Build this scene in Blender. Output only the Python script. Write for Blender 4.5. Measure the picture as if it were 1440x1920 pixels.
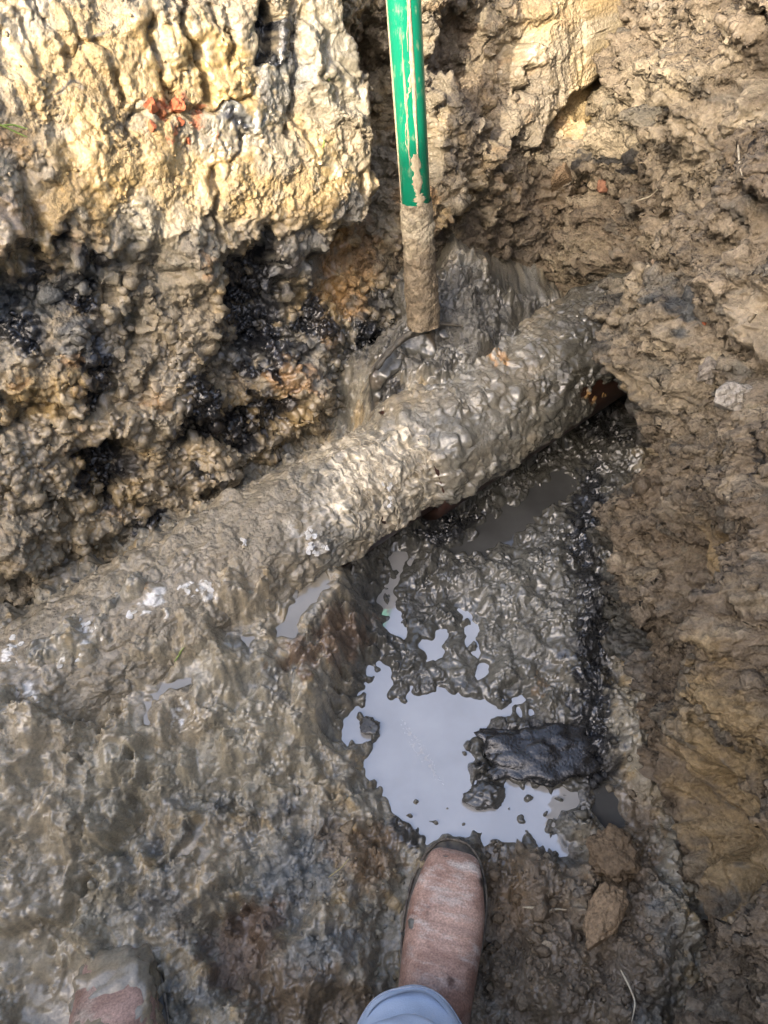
import bpy, bmesh, math, random
import numpy as np
from mathutils import Vector, Matrix

rnd = random.Random(7)
for o in list(bpy.data.objects):
    bpy.data.objects.remove(o)
scene = bpy.context.scene
COL = scene.collection

# ------------------------------------------------------------------ camera
FPX = 1383.0                      # focal length in photograph pixels (1440 wide)
HCAM = 1.10
TH = math.radians(36.0)           # view axis, measured from straight down
CAM = np.array([0, 0, HCAM])
CF = np.array([0, math.sin(TH), -math.cos(TH)])
CU = np.array([0, math.cos(TH), math.sin(TH)])
CR = np.array([1.0, 0, 0])
cd = bpy.data.cameras.new('camera')
cam = bpy.data.objects.new('camera', cd)
COL.objects.link(cam)
cam.location = CAM
cam.rotation_euler = (TH, 0, 0)
cd.sensor_fit = 'HORIZONTAL'
cd.sensor_width = 36.0
cd.lens = 36.0 * FPX / 1440.0
cd.clip_start = 0.02
cd.clip_end = 1000
scene.camera = cam

# ------------------------------------------------------------------ light
SUN = np.array([-0.42, -0.74, 0.53])
SUN = SUN / np.linalg.norm(SUN)
world = bpy.data.worlds.new('World')
scene.world = world
world.use_nodes = True
wn = world.node_tree
bg = wn.nodes['Background']
sky = wn.nodes.new('ShaderNodeTexSky')
sky.sky_type = 'NISHITA'
sky.sun_disc = False
sky.sun_elevation = math.asin(SUN[2])
sky.sun_rotation = math.atan2(SUN[0], SUN[1])
sky.air_density = 0.7
sky.dust_density = 6.0
sky.ozone_density = 0.3
wn.links.new(sky.outputs[0], bg.inputs['Color'])
bg.inputs['Strength'].default_value = 0.15
ld = bpy.data.lights.new('sun', 'SUN')
ld.energy = 1.5
ld.angle = math.radians(0.55)
ld.color = (1.0, 0.89, 0.73)
sun = bpy.data.objects.new('sun', ld)
COL.objects.link(sun)
sun.rotation_euler = Vector(-SUN).to_track_quat('-Z', 'Y').to_euler()
sun.location = (-2, -8, 6)
vs = scene.view_settings
vs.view_transform = 'Standard'
vs.look = 'None'
vs.exposure = 2.42
vs.gamma = 1.0
vs.use_curve_mapping = False
scene.cycles.use_denoising = True
scene.cycles.max_bounces = 5
scene.cycles.diffuse_bounces = 3
scene.cycles.glossy_bounces = 3

# ------------------------------------------------------------------ helpers
def ray(px, py):
    return (px - 720) / FPX * CR + (960 - py) / FPX * CU + CF

def at_z(px, py, z):
    d = ray(px, py)
    s = (z - HCAM) / d[2]
    return CAM + s * d

def proj(P):
    d = P - CAM
    z = d @ CF
    zz = np.where(z > 0.15, z, np.nan)
    px = 720 + FPX * (d @ CR) / zz
    py = 960 - FPX * (d @ CU) / zz
    return np.nan_to_num(px, nan=-9999.0), np.nan_to_num(py, nan=9999.0)

def tag(o, label=None, cat=None, group=None, kind=None):
    if label: o['label'] = label
    if cat: o['category'] = cat
    if group: o['group'] = group
    if kind: o['kind'] = kind
    return o

def empty(name, loc=(0, 0, 0)):
    o = bpy.data.objects.new(name, None)
    COL.objects.link(o)
    o.location = loc
    o.empty_display_size = 0.05
    return o

def sstep(a, b, x):
    t = np.clip((x - a) / (b - a), 0, 1)
    return t * t * (3 - 2 * t)

def mesh_obj(name, V, Fq, mat, parent=None, col=None, wet=None, smooth=True):
    """one mesh object from numpy vertices and an (n,3|4) face array (or a list of such arrays)"""
    fl = Fq if isinstance(Fq, list) else [Fq]
    me = bpy.data.meshes.new(name)
    V = np.asarray(V, dtype=np.float32)
    me.vertices.add(len(V))
    me.vertices.foreach_set('co', V.ravel())
    loops = np.concatenate([np.asarray(f, np.int32).ravel() for f in fl])
    tot = np.concatenate([np.full(len(f), np.asarray(f).shape[1], np.int32) for f in fl])
    start = np.concatenate([[0], np.cumsum(tot)[:-1]]).astype(np.int32)
    me.loops.add(len(loops))
    me.loops.foreach_set('vertex_index', loops)
    me.polygons.add(len(tot))
    me.polygons.foreach_set('loop_start', start)
    me.polygons.foreach_set('loop_total', tot)
    me.polygons.foreach_set('use_smooth', np.full(len(tot), smooth, dtype=bool))
    if col is not None:
        a = me.attributes.new('col', 'FLOAT_COLOR', 'POINT')
        c4 = np.ones((len(V), 4), np.float32)
        c4[:, :3] = col
        a.data.foreach_set('color', c4.ravel())
    if wet is not None:
        a = me.attributes.new('wet', 'FLOAT', 'POINT')
        a.data.foreach_set('value', np.asarray(wet, np.float32).ravel())
    me.update(calc_edges=True)
    me.materials.append(mat)
    o = bpy.data.objects.new(name, me)
    COL.objects.link(o)
    if parent is not None:
        o.parent = parent
    return o

def grid_faces(nu, nv, close_u=False):
    i = np.arange(nu if close_u else nu - 1)[:, None]
    j = np.arange(nv - 1)[None, :]
    i2 = (i + 1) % nu
    return np.stack([i * nv + j, i2 * nv + j, i2 * nv + j + 1, i * nv + j + 1], -1).reshape(-1, 4)

def tube(pts, rad, nseg=8, cap=True):
    """tube along a polyline: pts (n,3), rad (n,)"""
    pts = np.asarray(pts, float)
    n = len(pts)
    rad = np.broadcast_to(np.asarray(rad, float), (n,))
    T = np.gradient(pts, axis=0)
    T /= np.linalg.norm(T, axis=1)[:, None] + 1e-12
    ref = np.array([0, 0, 1.0]) if abs(T[:, 2]).mean() < 0.8 else np.array([1.0, 0, 0])
    A = np.cross(T, ref); A /= np.linalg.norm(A, axis=1)[:, None] + 1e-12
    B = np.cross(T, A)
    ph = np.linspace(0, 2 * math.pi, nseg, endpoint=False)
    V = pts[:, None, :] + rad[:, None, None] * (np.cos(ph)[None, :, None] * A[:, None, :] + np.sin(ph)[None, :, None] * B[:, None, :])
    V = V.transpose(1, 0, 2).reshape(-1, 3)
    Fs = [grid_faces(nseg, n, True)[:, ::-1]]
    if cap:
        V = np.vstack([V, pts[:1], pts[-1:]])
        k = np.arange(nseg)
        c0, c1 = len(V) - 2, len(V) - 1
        Fs.append(np.stack([k * n, ((k + 1) % nseg) * n, np.full(nseg, c0)], -1)[:, ::-1])
        Fs.append(np.stack([k * n + n - 1, ((k + 1) % nseg) * n + n - 1, np.full(nseg, c1)], -1))
    return V, Fs

_noise_cache = {}
def fnoise(shape, lam, seed):
    """smooth unit-variance noise of wavelength lam (in cells)"""
    g = np.random.default_rng(seed)
    w = g.standard_normal(shape)
    ky = np.fft.fftfreq(shape[0])[:, None]
    kx = np.fft.rfftfreq(shape[1])[None, :]
    k2 = (kx * kx + ky * ky) * lam * lam
    flt = np.sqrt(k2) * np.exp(-k2 * 1.2)
    n = np.fft.irfft2(np.fft.rfft2(w) * flt, s=shape)
    return n / n.std()

def fbm(shape, lam, seed, octs=4, gain=0.55):
    out = np.zeros(shape); a = 1.0
    for i in range(octs):
        if lam < 1.6: break
        out += a * fnoise(shape, lam, seed + i * 17)
        lam *= 0.5; a *= gain
    return out / out.std()

def aniso(shape, lu, lv, seed):
    g = np.random.default_rng(seed)
    w = g.standard_normal(shape)
    ky = np.fft.fftfreq(shape[0])[:, None] * lu
    kx = np.fft.rfftfreq(shape[1])[None, :] * lv
    n = np.fft.irfft2(np.fft.rfft2(w) * np.exp(-(kx * kx + ky * ky) * 1.2), s=shape)
    n -= n.mean()
    return n / n.std()

def noise3(P, lam, seed):
    """value noise of about unit variance at 3-D points"""
    g = np.random.default_rng(seed)
    n = 32
    lat = g.standard_normal((n, n, n)).astype(np.float32)
    rot = np.linalg.qr(g.normal(size=(3, 3)))[0]
    q = (P.reshape(-1, 3) @ rot) / (lam * 0.5) + 100 + g.random(3) * 30
    i = np.floor(q).astype(np.int64); f = (q - i).astype(np.float32)
    f = f * f * f * (f * (f * 6 - 15) + 10)
    i0 = i % n; i1 = (i + 1) % n
    x0, y0, z0 = i0.T; x1, y1, z1 = i1.T
    fx_, fy_, fz_ = f.T
    def L(a, b, t): return a + (b - a) * t
    v = L(L(L(lat[x0, y0, z0], lat[x1, y0, z0], fx_), L(lat[x0, y1, z0], lat[x1, y1, z0], fx_), fy_),
          L(L(lat[x0, y0, z1], lat[x1, y0, z1], fx_), L(lat[x0, y1, z1], lat[x1, y1, z1], fx_), fy_), fz_)
    return (v * 1.7).reshape(P.shape[:-1])

def billow3(P, lam, seed):
    return np.abs(noise3(P, lam, seed) + 0.4 * noise3(P, lam * .55, seed + 3)) - 0.8

def grid_normals(P, ref):
    n = np.cross(np.gradient(P, axis=0), np.gradient(P, axis=1))
    n /= np.linalg.norm(n, axis=-1)[..., None] + 1e-12
    return n * np.sign((n @ ref).mean() or 1.0)

def clayey(P, ref, seed, a30=1.0, a14=1.0, a7=1.0, a4=1.0):
    """push a surface in and out along its own normals: lumps with creases at four sizes"""
    N_ = grid_normals(P, ref)
    h = 0.0050 * a30 * billow3(P, .040, seed) + 0.0028 * a14 * billow3(P, .019, seed + 11)
    P = P + h[..., None] * N_
    N_ = grid_normals(P, ref)
    m = sstep(-.5, 1.0, noise3(P, .05, seed + 41))
    h = (0.0009 * a7 * billow3(P, .0095, seed + 23) + 0.0004 * a4 * noise3(P, .0052, seed + 31)) * (.35 + .9 * m)
    return P + h[..., None] * N_

def blur(a, k=1):
    for _ in range(k):
        p = np.pad(a, 1, mode='edge')
        a = .5 * p[1:-1, 1:-1] + .125 * (p[:-2, 1:-1] + p[2:, 1:-1] + p[1:-1, :-2] + p[1:-1, 2:])
    return a

def crackle(shape, lam, seed, width=0.10, octs=3):
    """0..1 along a wandering net of fine cracks"""
    n = fbm(shape, lam, seed, octs, 0.5)
    m = sstep(-0.2, 0.8, fbm(shape, lam * 2.2, seed + 5, 2))
    return np.exp(-(n / width) ** 2) * m

def clods(shape, n, rlo, rhi, seed, dens=None, warp=None, power=2.2, lp=2.2, amp=0.75, q=0.85):
    """heights (in cells) and tone of a packed layer of irregular lumps"""
    g = np.random.default_rng(seed)
    Hh = np.zeros(shape, np.float32)
    Tn = np.zeros(shape, np.float32)
    I, J = np.meshgrid(np.arange(shape[0], dtype=np.float32), np.arange(shape[1], dtype=np.float32), indexing='ij')
    if warp is not None:
        I = I + warp[0].astype(np.float32); J = J + warp[1].astype(np.float32)
    ci = g.random(n) * shape[0]; cj = g.random(n) * shape[1]
    u = g.random(n)
    r = rlo * (1 - u * (1 - (rlo / rhi) ** power)) ** (-1 / power)
    if dens is not None:
        keep = g.random(n) < dens[np.minimum(ci.astype(int), shape[0] - 1), np.minimum(cj.astype(int), shape[1] - 1)]
        ci, cj, r = ci[keep], cj[keep], r[keep]
    m = len(ci)
    ang = g.random(m) * math.pi; asp = 0.6 + 0.5 * g.random(m)
    ti = g.normal(size=m) * 0.28; tj = g.normal(size=m) * 0.28
    tone = g.normal(size=m)
    hh = amp * (0.55 + 0.7 * g.random(m))
    ca, sa = np.cos(ang), np.sin(ang)
    for k in range(m):
        R = r[k]; w = int(R * 1.5) + 2
        a0 = max(0, int(ci[k]) - w); a1 = min(shape[0], int(ci[k]) + w + 1)
        b0 = max(0, int(cj[k]) - w); b1 = min(shape[1], int(cj[k]) + w + 1)
        di = (I[a0:a1, b0:b1] - ci[k]) / R; dj = (J[a0:a1, b0:b1] - cj[k]) / R
        x = np.abs(ca[k] * di + sa[k] * dj); y = np.abs(ca[k] * dj - sa[k] * di) / asp[k]
        d = x ** lp + y ** lp
        h = R * hh[k] * (np.maximum(0, 1 - d) ** q * (1 + ti[k] * di + tj[k] * dj))
        sub = Hh[a0:a1, b0:b1]
        win = h > sub
        sub[win] = h[win]
        Tn[a0:a1, b0:b1][win] = tone[k]
    return blur(Hh), blur(Tn)

def poly_sdf(PX, PY, poly):
    """signed distance in photograph pixels, negative inside"""
    P = np.asarray(poly, float)
    sh = PX.shape
    best = np.full(sh, 1e9); inside = np.zeros(sh, bool)
    n = len(P)
    for i in range(n):
        ax, ay = P[i]; bx, by = P[(i + 1) % n]
        ex, ey = bx - ax, by - ay
        t = np.clip(((PX - ax) * ex + (PY - ay) * ey) / (ex * ex + ey * ey + 1e-9), 0, 1)
        d = (PX - ax - t * ex) ** 2 + (PY - ay - t * ey) ** 2
        best = np.minimum(best, d)
        if abs(ey) > 1e-9:
            c = ((ay > PY) != (by > PY)) & (PX < (bx - ax) * (PY - ay) / (by - ay) + ax)
            inside ^= c
    d = np.sqrt(best)
    return np.where(inside, -d, d)

def line_dist(PX, PY, line):
    best = np.full(PX.shape, 1e9)
    for (ax, ay), (bx, by) in zip(line[:-1], line[1:]):
        ex, ey = bx - ax, by - ay
        t = np.clip(((PX - ax) * ex + (PY - ay) * ey) / (ex * ex + ey * ey + 1e-9), 0, 1)
        best = np.minimum(best, (PX - ax - t * ex) ** 2 + (PY - ay - t * ey) ** 2)
    return np.sqrt(best)

def blob(PX, PY, cx, cy, rx, ry=None, rot=0.0):
    ry = ry or rx
    c, s = math.cos(math.radians(rot)), math.sin(math.radians(rot))
    dx, dy = PX - cx, PY - cy
    a = (c * dx + s * dy) / rx; b = (-s * dx + c * dy) / ry
    return np.exp(-(a * a + b * b))

def mixc(col, c, w):
    return col + (np.asarray(c) - col) * w[..., None]

# earth colours (real-world, linear)
TAN = (0.285, 0.235, 0.155)
GREYTAN = (0.235, 0.21, 0.155)
OCHRE = (0.39, 0.27, 0.11)
ORANGE = (0.38, 0.21, 0.075)
BROWN = (0.145, 0.108, 0.068)
RBROWN = (0.125, 0.085, 0.055)
GREY = (0.15, 0.145, 0.12)
DGREY = (0.068, 0.066, 0.055)
BLACK = (0.016, 0.017, 0.019)
BLUE = (0.12, 0.128, 0.125)
PALE = (0.38, 0.325, 0.225)

# ------------------------------------------------------------------ materials
def new_mat(name):
    m = bpy.data.materials.new(name)
    m.use_nodes = True
    nt = m.node_tree
    return m, nt, nt.nodes['Principled BSDF']

def mud_material(name, scale=1.0, dry=0.85, wetr=0.2, bump=0.5, spec=0.5, wetbump=0.45, grain=0.35, crumbly=True):
    m, nt, p = new_mat(name)
    N, L = nt.nodes, nt.links
    ac = N.new('ShaderNodeAttribute'); ac.attribute_name = 'col'
    aw = N.new('ShaderNodeAttribute'); aw.attribute_name = 'wet'
    tc = N.new('ShaderNodeTexCoord')
    n1 = N.new('ShaderNodeTexNoise'); n1.inputs['Scale'].default_value = (230 if crumbly else 210) * scale; n1.inputs['Detail'].default_value = 4
    n1.inputs['Roughness'].default_value = 0.65
    n3 = N.new('ShaderNodeTexNoise'); n3.inputs['Scale'].default_value = 90 * scale; n3.inputs['Detail'].default_value = 3
    for n in (n1, n3): L.new(tc.outputs['Object'], n.inputs['Vector'])
    # grain in the colour
    mr = N.new('ShaderNodeMapRange'); mr.inputs['From Min'].default_value = 0.25; mr.inputs['From Max'].default_value = 0.75
    mr.inputs['To Min'].default_value = 1 - grain; mr.inputs['To Max'].default_value = 1 + grain
    gm = N.new('ShaderNodeMath'); gm.operation = 'MULTIPLY_ADD'; L.new(n3.outputs['Fac'], gm.inputs[0]); gm.inputs[1].default_value = .5; gm.inputs[2].default_value = -.25
    ga = N.new('ShaderNodeMath'); ga.operation = 'ADD'; L.new(n1.outputs['Fac'], ga.inputs[0]); L.new(gm.outputs[0], ga.inputs[1])
    L.new(ga.outputs[0], mr.inputs['Value'])
    vm = N.new('ShaderNodeVectorMath'); vm.operation = 'SCALE'
    L.new(ac.outputs['Color'], vm.inputs[0]); L.new(mr.outputs[0], vm.inputs['Scale'])
    L.new(vm.outputs[0], p.inputs['Base Color'])
    # wetness -> roughness, broken up
    ad = N.new('ShaderNodeMath'); ad.operation = 'MULTIPLY_ADD'
    L.new(n3.outputs['Fac'], ad.inputs[0]); ad.inputs[1].default_value = 0.9; ad.inputs[2].default_value = -0.45
    a2 = N.new('ShaderNodeMath'); a2.operation = 'ADD'; a2.use_clamp = True
    L.new(aw.outputs['Fac'], a2.inputs[0]); L.new(ad.outputs[0], a2.inputs[1])
    r = N.new('ShaderNodeMapRange'); r.inputs['To Min'].default_value = dry; r.inputs['To Max'].default_value = wetr
    L.new(a2.outputs[0], r.inputs['Value']); L.new(r.outputs[0], p.inputs['Roughness'])
    p.inputs['Specular IOR Level'].default_value = spec
    # fine relief; less where liquid
    n2 = N.new('ShaderNodeTexVoronoi'); n2.inputs['Scale'].default_value = 190 * scale
    wv = N.new('ShaderNodeVectorMath'); wv.operation = 'MULTIPLY_ADD'       # wobble the cells
    L.new(n1.outputs['Color'], wv.inputs[0]); wv.inputs[1].default_value = (.005, .005, .005); L.new(tc.outputs['Object'], wv.inputs[2])
    L.new(wv.outputs[0], n2.inputs['Vector'])
    dw = N.new('ShaderNodeMapRange'); dw.inputs['To Min'].default_value = -0.9; dw.inputs['To Max'].default_value = -0.25
    L.new(a2.outputs[0], dw.inputs['Value'])
    mx = N.new('ShaderNodeMath'); mx.operation = 'MULTIPLY_ADD'
    L.new(n2.outputs['Distance'], mx.inputs[0]); L.new(dw.outputs[0], mx.inputs[1]); L.new(n1.outputs['Fac'], mx.inputs[2])
    b = N.new('ShaderNodeBump'); b.inputs['Distance'].default_value = 0.005
    L.new(mx.outputs[0] if crumbly else n1.outputs['Fac'], b.inputs['Height'])
    bs = N.new('ShaderNodeMapRange'); bs.inputs['To Min'].default_value = bump * 1.7; bs.inputs['To Max'].default_value = wetbump
    L.new(aw.outputs['Fac'], bs.inputs['Value']); L.new(bs.outputs[0], b.inputs['Strength'])
    L.new(b.outputs['Normal'], p.inputs['Normal'])
    return m

def solid_material(name, c1, c2, scale=40, rough=0.6, bump=0.2, dist=0.002, stretch=(1, 1, 1), spec=0.5, thr=(0.35, 0.65)):
    m, nt, p = new_mat(name)
    N, L = nt.nodes, nt.links
    tc = N.new('ShaderNodeTexCoord')
    mp = N.new('ShaderNodeMapping'); mp.inputs['Scale'].default_value = stretch
    L.new(tc.outputs['Object'], mp.inputs['Vector'])
    n = N.new('ShaderNodeTexNoise'); n.inputs['Scale'].default_value = scale; n.inputs['Detail'].default_value = 6; n.inputs['Roughness'].default_value = 0.6
    L.new(mp.outputs[0], n.inputs['Vector'])
    cr = N.new('ShaderNodeValToRGB')
    cr.color_ramp.elements[0].position = thr[0]; cr.color_ramp.elements[1].position = thr[1]
    cr.color_ramp.elements[0].color = (*c1, 1); cr.color_ramp.elements[1].color = (*c2, 1)
    L.new(n.outputs['Fac'], cr.inputs['Fac']); L.new(cr.outputs['Color'], p.inputs['Base Color'])
    p.inputs['Roughness'].default_value = rough
    p.inputs['Specular IOR Level'].default_value = spec
    b = N.new('ShaderNodeBump'); b.inputs['Strength'].default_value = bump; b.inputs['Distance'].default_value = dist
    L.new(n.outputs['Fac'], b.inputs['Height']); L.new(b.outputs['Normal'], p.inputs['Normal'])
    return m

M_FLOOR = mud_material('wet_mud', dry=0.55, wetr=0.12, bump=0.42, spec=0.9, wetbump=0.14, grain=0.30)
M_WALL = mud_material('clay_wall', dry=0.65, wetr=0.15, bump=0.5, spec=0.8, wetbump=0.26)
M_RWALL = mud_material('crumbly_clay', dry=0.8, wetr=0.25, bump=0.6, spec=0.4)
M_CRUMB = mud_material('loose_crumb', dry=0.8, wetr=0.25, bump=0.5, spec=0.4)

def water_material(name, c1, c2, ior, rough=0.015):
    m, nt, p = new_mat(name)
    N, L = nt.nodes, nt.links
    tc = N.new('ShaderNodeTexCoord')
    n = N.new('ShaderNodeTexNoise'); n.inputs['Scale'].default_value = 14; n.inputs['Detail'].default_value = 5
    L.new(tc.outputs['Object'], n.inputs['Vector'])
    cr = N.new('ShaderNodeValToRGB')
    cr.color_ramp.elements[0].position = 0.35; cr.color_ramp.elements[1].position = 0.7
    cr.color_ramp.elements[0].color = (*c1, 1); cr.color_ramp.elements[1].color = (*c2, 1)
    L.new(n.outputs['Fac'], cr.inputs['Fac']); L.new(cr.outputs['Color'], p.inputs['Base Color'])
    p.inputs['Roughness'].default_value = rough
    p.inputs['IOR'].default_value = ior
    n2 = N.new('ShaderNodeTexNoise'); n2.inputs['Scale'].default_value = 22; n2.inputs['Detail'].default_value = 2
    L.new(tc.outputs['Object'], n2.inputs['Vector'])
    b = N.new('ShaderNodeBump'); b.inputs['Strength'].default_value = 0.05; b.inputs['Distance'].default_value = 0.002
    L.new(n2.outputs['Fac'], b.inputs['Height']); L.new(b.outputs['Normal'], p.inputs['Normal'])
    return m

M_WATER = water_material('sky_pale_water', (0.34, 0.33, 0.305), (0.42, 0.41, 0.385), 2.7)  # pale base colour stands in for part of the sky's reflection
def scum(m, p0, p1, half):
    """a streak of scum drifting on the water between two points"""
    nt = m.node_tree; N, L = nt.nodes, nt.links; p = N['Principled BSDF']
    d = p1 - p0; ln = np.linalg.norm(d); ang = math.atan2(d[1], d[0])
    tc = N.new('ShaderNodeTexCoord')
    mp = N.new('ShaderNodeMapping'); mp.vector_type = 'TEXTURE'; mp.inputs['Location'].default_value = (*(.5 * (p0 + p1))[:2], 0); mp.inputs['Rotation'].default_value = (0, 0, ang); mp.inputs['Scale'].default_value = (ln * .5, half, 1)
    L.new(tc.outputs['Object'], mp.inputs['Vector'])
    ln_ = N.new('ShaderNodeVectorMath'); ln_.operation = 'LENGTH'; L.new(mp.outputs[0], ln_.inputs[0])
    fall = N.new('ShaderNodeMapRange'); fall.inputs['From Min'].default_value = 1.05; fall.inputs['From Max'].default_value = .4; L.new(ln_.outputs['Value'], fall.inputs['Value'])
    n = N.new('ShaderNodeTexNoise'); n.inputs['Scale'].default_value = 170; n.inputs['Detail'].default_value = 3; L.new(tc.outputs['Object'], n.inputs['Vector'])
    th = N.new('ShaderNodeMapRange'); th.inputs['From Min'].default_value = .50; th.inputs['From Max'].default_value = .58; L.new(n.outputs['Fac'], th.inputs['Value'])
    mu = N.new('ShaderNodeMath'); mu.operation = 'MULTIPLY'; L.new(fall.outputs[0], mu.inputs[0]); L.new(th.outputs[0], mu.inputs[1])
    r = N.new('ShaderNodeMapRange'); r.inputs['To Min'].default_value = .015; r.inputs['To Max'].default_value = .5; L.new(mu.outputs[0], r.inputs['Value'])
    L.new(r.outputs[0], p.inputs['Roughness'])
scum(M_WATER, at_z(735, 1325, 0), at_z(850, 1500, 0), .012)
M_MUDWATER = water_material('thin_mud_water', (0.20, 0.175, 0.125), (0.27, 0.24, 0.18), 2.2, .03)
M_DARKWATER = water_material('murky_water', (0.05, 0.05, 0.047), (0.085, 0.085, 0.08), 1.7)

# ------------------------------------------------------------------ the pit: geometry constants
PA = np.array([-0.55, 0.355, 0.106]); PB = np.array([0.45, 1.136, 0.120])     # pipe axis
PD = (PB - PA) / np.linalg.norm(PB - PA)
AL = math.atan2(PD[1], PD[0])
T = np.array([math.cos(AL), math.sin(AL), 0.0])        # along back wall
NH = np.array([-math.sin(AL), math.cos(AL), 0.0])      # horizontally into the back wall
LEAN = math.radians(25)
C0 = 0.722
WB = NH * math.sin(LEAN) + np.array([0, 0, math.cos(LEAN)])
NB = -NH * math.cos(LEAN) + np.array([0, 0, math.sin(LEAN)])
B0 = NH * C0                                            # s = 0 where the foot of the camera projects
RX0 = 0.345
LEANR = math.radians(9)
WR = np.array([math.sin(LEANR), 0, math.cos(LEANR)])
NR = np.array([-math.cos(LEANR), 0, math.sin(LEANR)])
RIM = 0.95

def spaced(parts):
    """axis built from (start, stop, step) runs"""
    out = []
    for a, b, st in parts:
        n = max(1, int(round((b - a) / st)))
        out.append(np.linspace(a, b, n, endpoint=False))
    out.append([parts[-1][1]])
    return np.concatenate(out)

# ------------------------------------------------------------------ trench floor
fx = spaced([(-1.6, -1.0, 0.03), (-1.0, -0.66, 0.005), (-0.66, 0.50, 0.00160), (0.50, 0.72, 0.02)])
fy = spaced([(-0.75, -0.30, 0.03), (-0.30, -0.02, 0.007), (-0.02, 1.16, 0.00165), (1.16, 1.5, 0.02)])
FXg, FYg = np.meshgrid(fx, fy, indexing='ij')
SH = FXg.shape
ctrl = [  # photograph pixel and height above the puddle
    (800, 1380, .012), (760, 1480, .012), (870, 1530, .012), (680, 1340, .014), (990, 1500, .012),
    (740, 1110, .010), (780, 1190, .008), (880, 1190, .010), (960, 990, .004), (1060, 890, .004),
    (1000, 1090, .030), (900, 1090, .026), (1060, 1220, .026), (980, 1250, .02), (1100, 1350, .02), (1000, 1410, .012), (1110, 1450, .014),
    (1150, 1510, -.008), (1090, 1570, .016), (820, 1100, .016),
    (850, 1620, .004), (850, 1750, .012), (730, 1640, .012), (740, 1780, .012), (930, 1720, .018), (930, 1880, .02),
    (1000, 1700, .036), (1100, 1850, .055), (1000, 1850, .044), (1160, 1600, .055), (1230, 1750, .07),
    (600, 1240, .045), (650, 1420, .014), (600, 1550, .044), (680, 1620, .040), (500, 1300, .046), (300, 1390, .062), (400, 1260, .08),
    (400, 1500, .052), (250, 1500, .052), (280, 1560, .040), (100, 1550, .094), (30, 1650, .096), (150, 1650, .086), (230, 1720, .05), (400, 1620, .058), (500, 1680, .06),
    (450, 1790, .030), (480, 1840, .034), (600, 1780, .056), (660, 1880, .04), (330, 1800, .045), (320, 1900, .025), (90, 1850, .018), (20, 1800, .05), (500, 1900, .045),
    (480, 1130, .150), (300, 1225, .160), (150, 1310, .165), (0, 1380, .165), (-80, 1500, .15), (600, 1085, .105), (520, 1180, .092), (560, 1150, .085), (350, 1290, .095), (200, 1370, .11), (60, 1460, .12), (650, 1090, .06), (640, 1180, .035), (690, 1070, .022), (850, 975, -.004), (1000, 870, -.01), (1120, 800, -.01),
    (0, 1180, .10), (300, 1010, .09), (500, 890, .085), (620, 830, .075), (720, 735, .06), (690, 690, .16), (650, 640, .19), (700, 612, .255), (785, 578, .305), (740, 590, .285), (800, 655, .225), (880, 566, .295), (870, 625, .245), (940, 575, .25), (960, 610, .21), (1010, 570, .19), (1100, 590, .12), (780, 530, .29), (880, 520, .28),
    (1180, 760, -.005), (1100, 960, .02), (1130, 1150, .04), (1180, 1400, .05)]
cw = np.array([[*at_z(a, b, c)[:2], c] for a, b, c in ctrl] +
              [[-1.0, 0.0, .1], [-.6, -.3, .08], [0, -.3, .04], [.3, -.2, .06], [-1.2, -.5, .1], [.6, .3, .08]])
num = np.zeros(SH); den = np.zeros(SH)
for x, y, z in cw:
    d2 = (FXg - x) ** 2 + (FYg - y) ** 2
    w = 1 / (d2 + 0.0012) ** 2
    num += w * z; den += w
Fz = num / den
PX0, PY0 = proj(np.stack([FXg, FYg, np.zeros(SH)], -1))

wn1 = fbm(SH, 16, 901, 4, 0.6); wn2 = fbm(SH, 16, 902, 4, 0.6)
PXw = PX0 + 5 * wn1; PYw = PY0 + 5 * wn2
ws1 = fbm(SH, 50, 905, 4, 0.6); ws2 = fbm(SH, 50, 906, 4, 0.6)

# broad relief of trodden mud, then packed lumps of three sizes
wet_zone = np.zeros(SH)
wet_zone += 1.0 * blob(PX0, PY0, 880, 1180, 260, 330) + blob(PX0, PY0, 800, 1400, 260, 300)
wet_zone += 0.8 * blob(PX0, PY0, 60, 1640, 200, 320) + 0.6 * blob(PX0, PY0, 350, 1300, 260, 160) + blob(PX0, PY0, 1050, 900, 220, 160)
wet_zone = np.clip(wet_zone, 0, 1)
crumb_zone = np.clip(blob(PX0, PY0, 1060, 1780, 190, 190) * 1.3 + 0.7 * blob(PX0, PY0, 640, 1640, 90, 150), 0, 1)
smooth_zone = np.zeros(SH)
for a in [(30, 1560, 70, 120, 0), (10, 1700, 50, 60, 0), (120, 1870, 90, 80, 0), (270, 1870, 50, 60, 0), (385, 1608, 60, 34, -8), (25, 1490, 40, 40, 0), (40, 1790, 50, 40, 0)]:
    smooth_zone = np.maximum(smooth_zone, sstep(0.28, 0.50, blob(PX0 + 20 * ws1, PY0 + 20 * ws2, *a)))
cell = 0.0016
warp = (3.2 * fbm(SH, 12, 11, 3), 3.2 * fbm(SH, 12, 12, 3))
A1, T1 = clods(SH, 1500, 9, 34, 21, dens=0.35 + 0.5 * (1 - wet_zone), warp=(warp[0] * 2.2, warp[1] * 2.2), amp=0.42)
A3, T3 = clods(SH, 26000, 1.8, 4.0, 23, warp=(warp[0] * .5, warp[1] * .5), amp=0.6)
broad = 0.011 * fbm(SH, 75, 31, 2, 0.5) + 0.0030 * fbm(SH, 28, 33, 2, 0.5)
lump_w = (1 - 0.93 * smooth_zone)
patchy = sstep(-0.6, 0.9, fbm(SH, 45, 37, 3))
Pf = np.stack([FXg, FYg, Fz], -1)
Ps = Pf * np.array([1.0, .55, 1]) + 0.012 * np.stack([ws1, ws2, ws1], -1) * .3
msk = sstep(-.4, 1.0, fbm(SH, 40, 815, 2))
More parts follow.
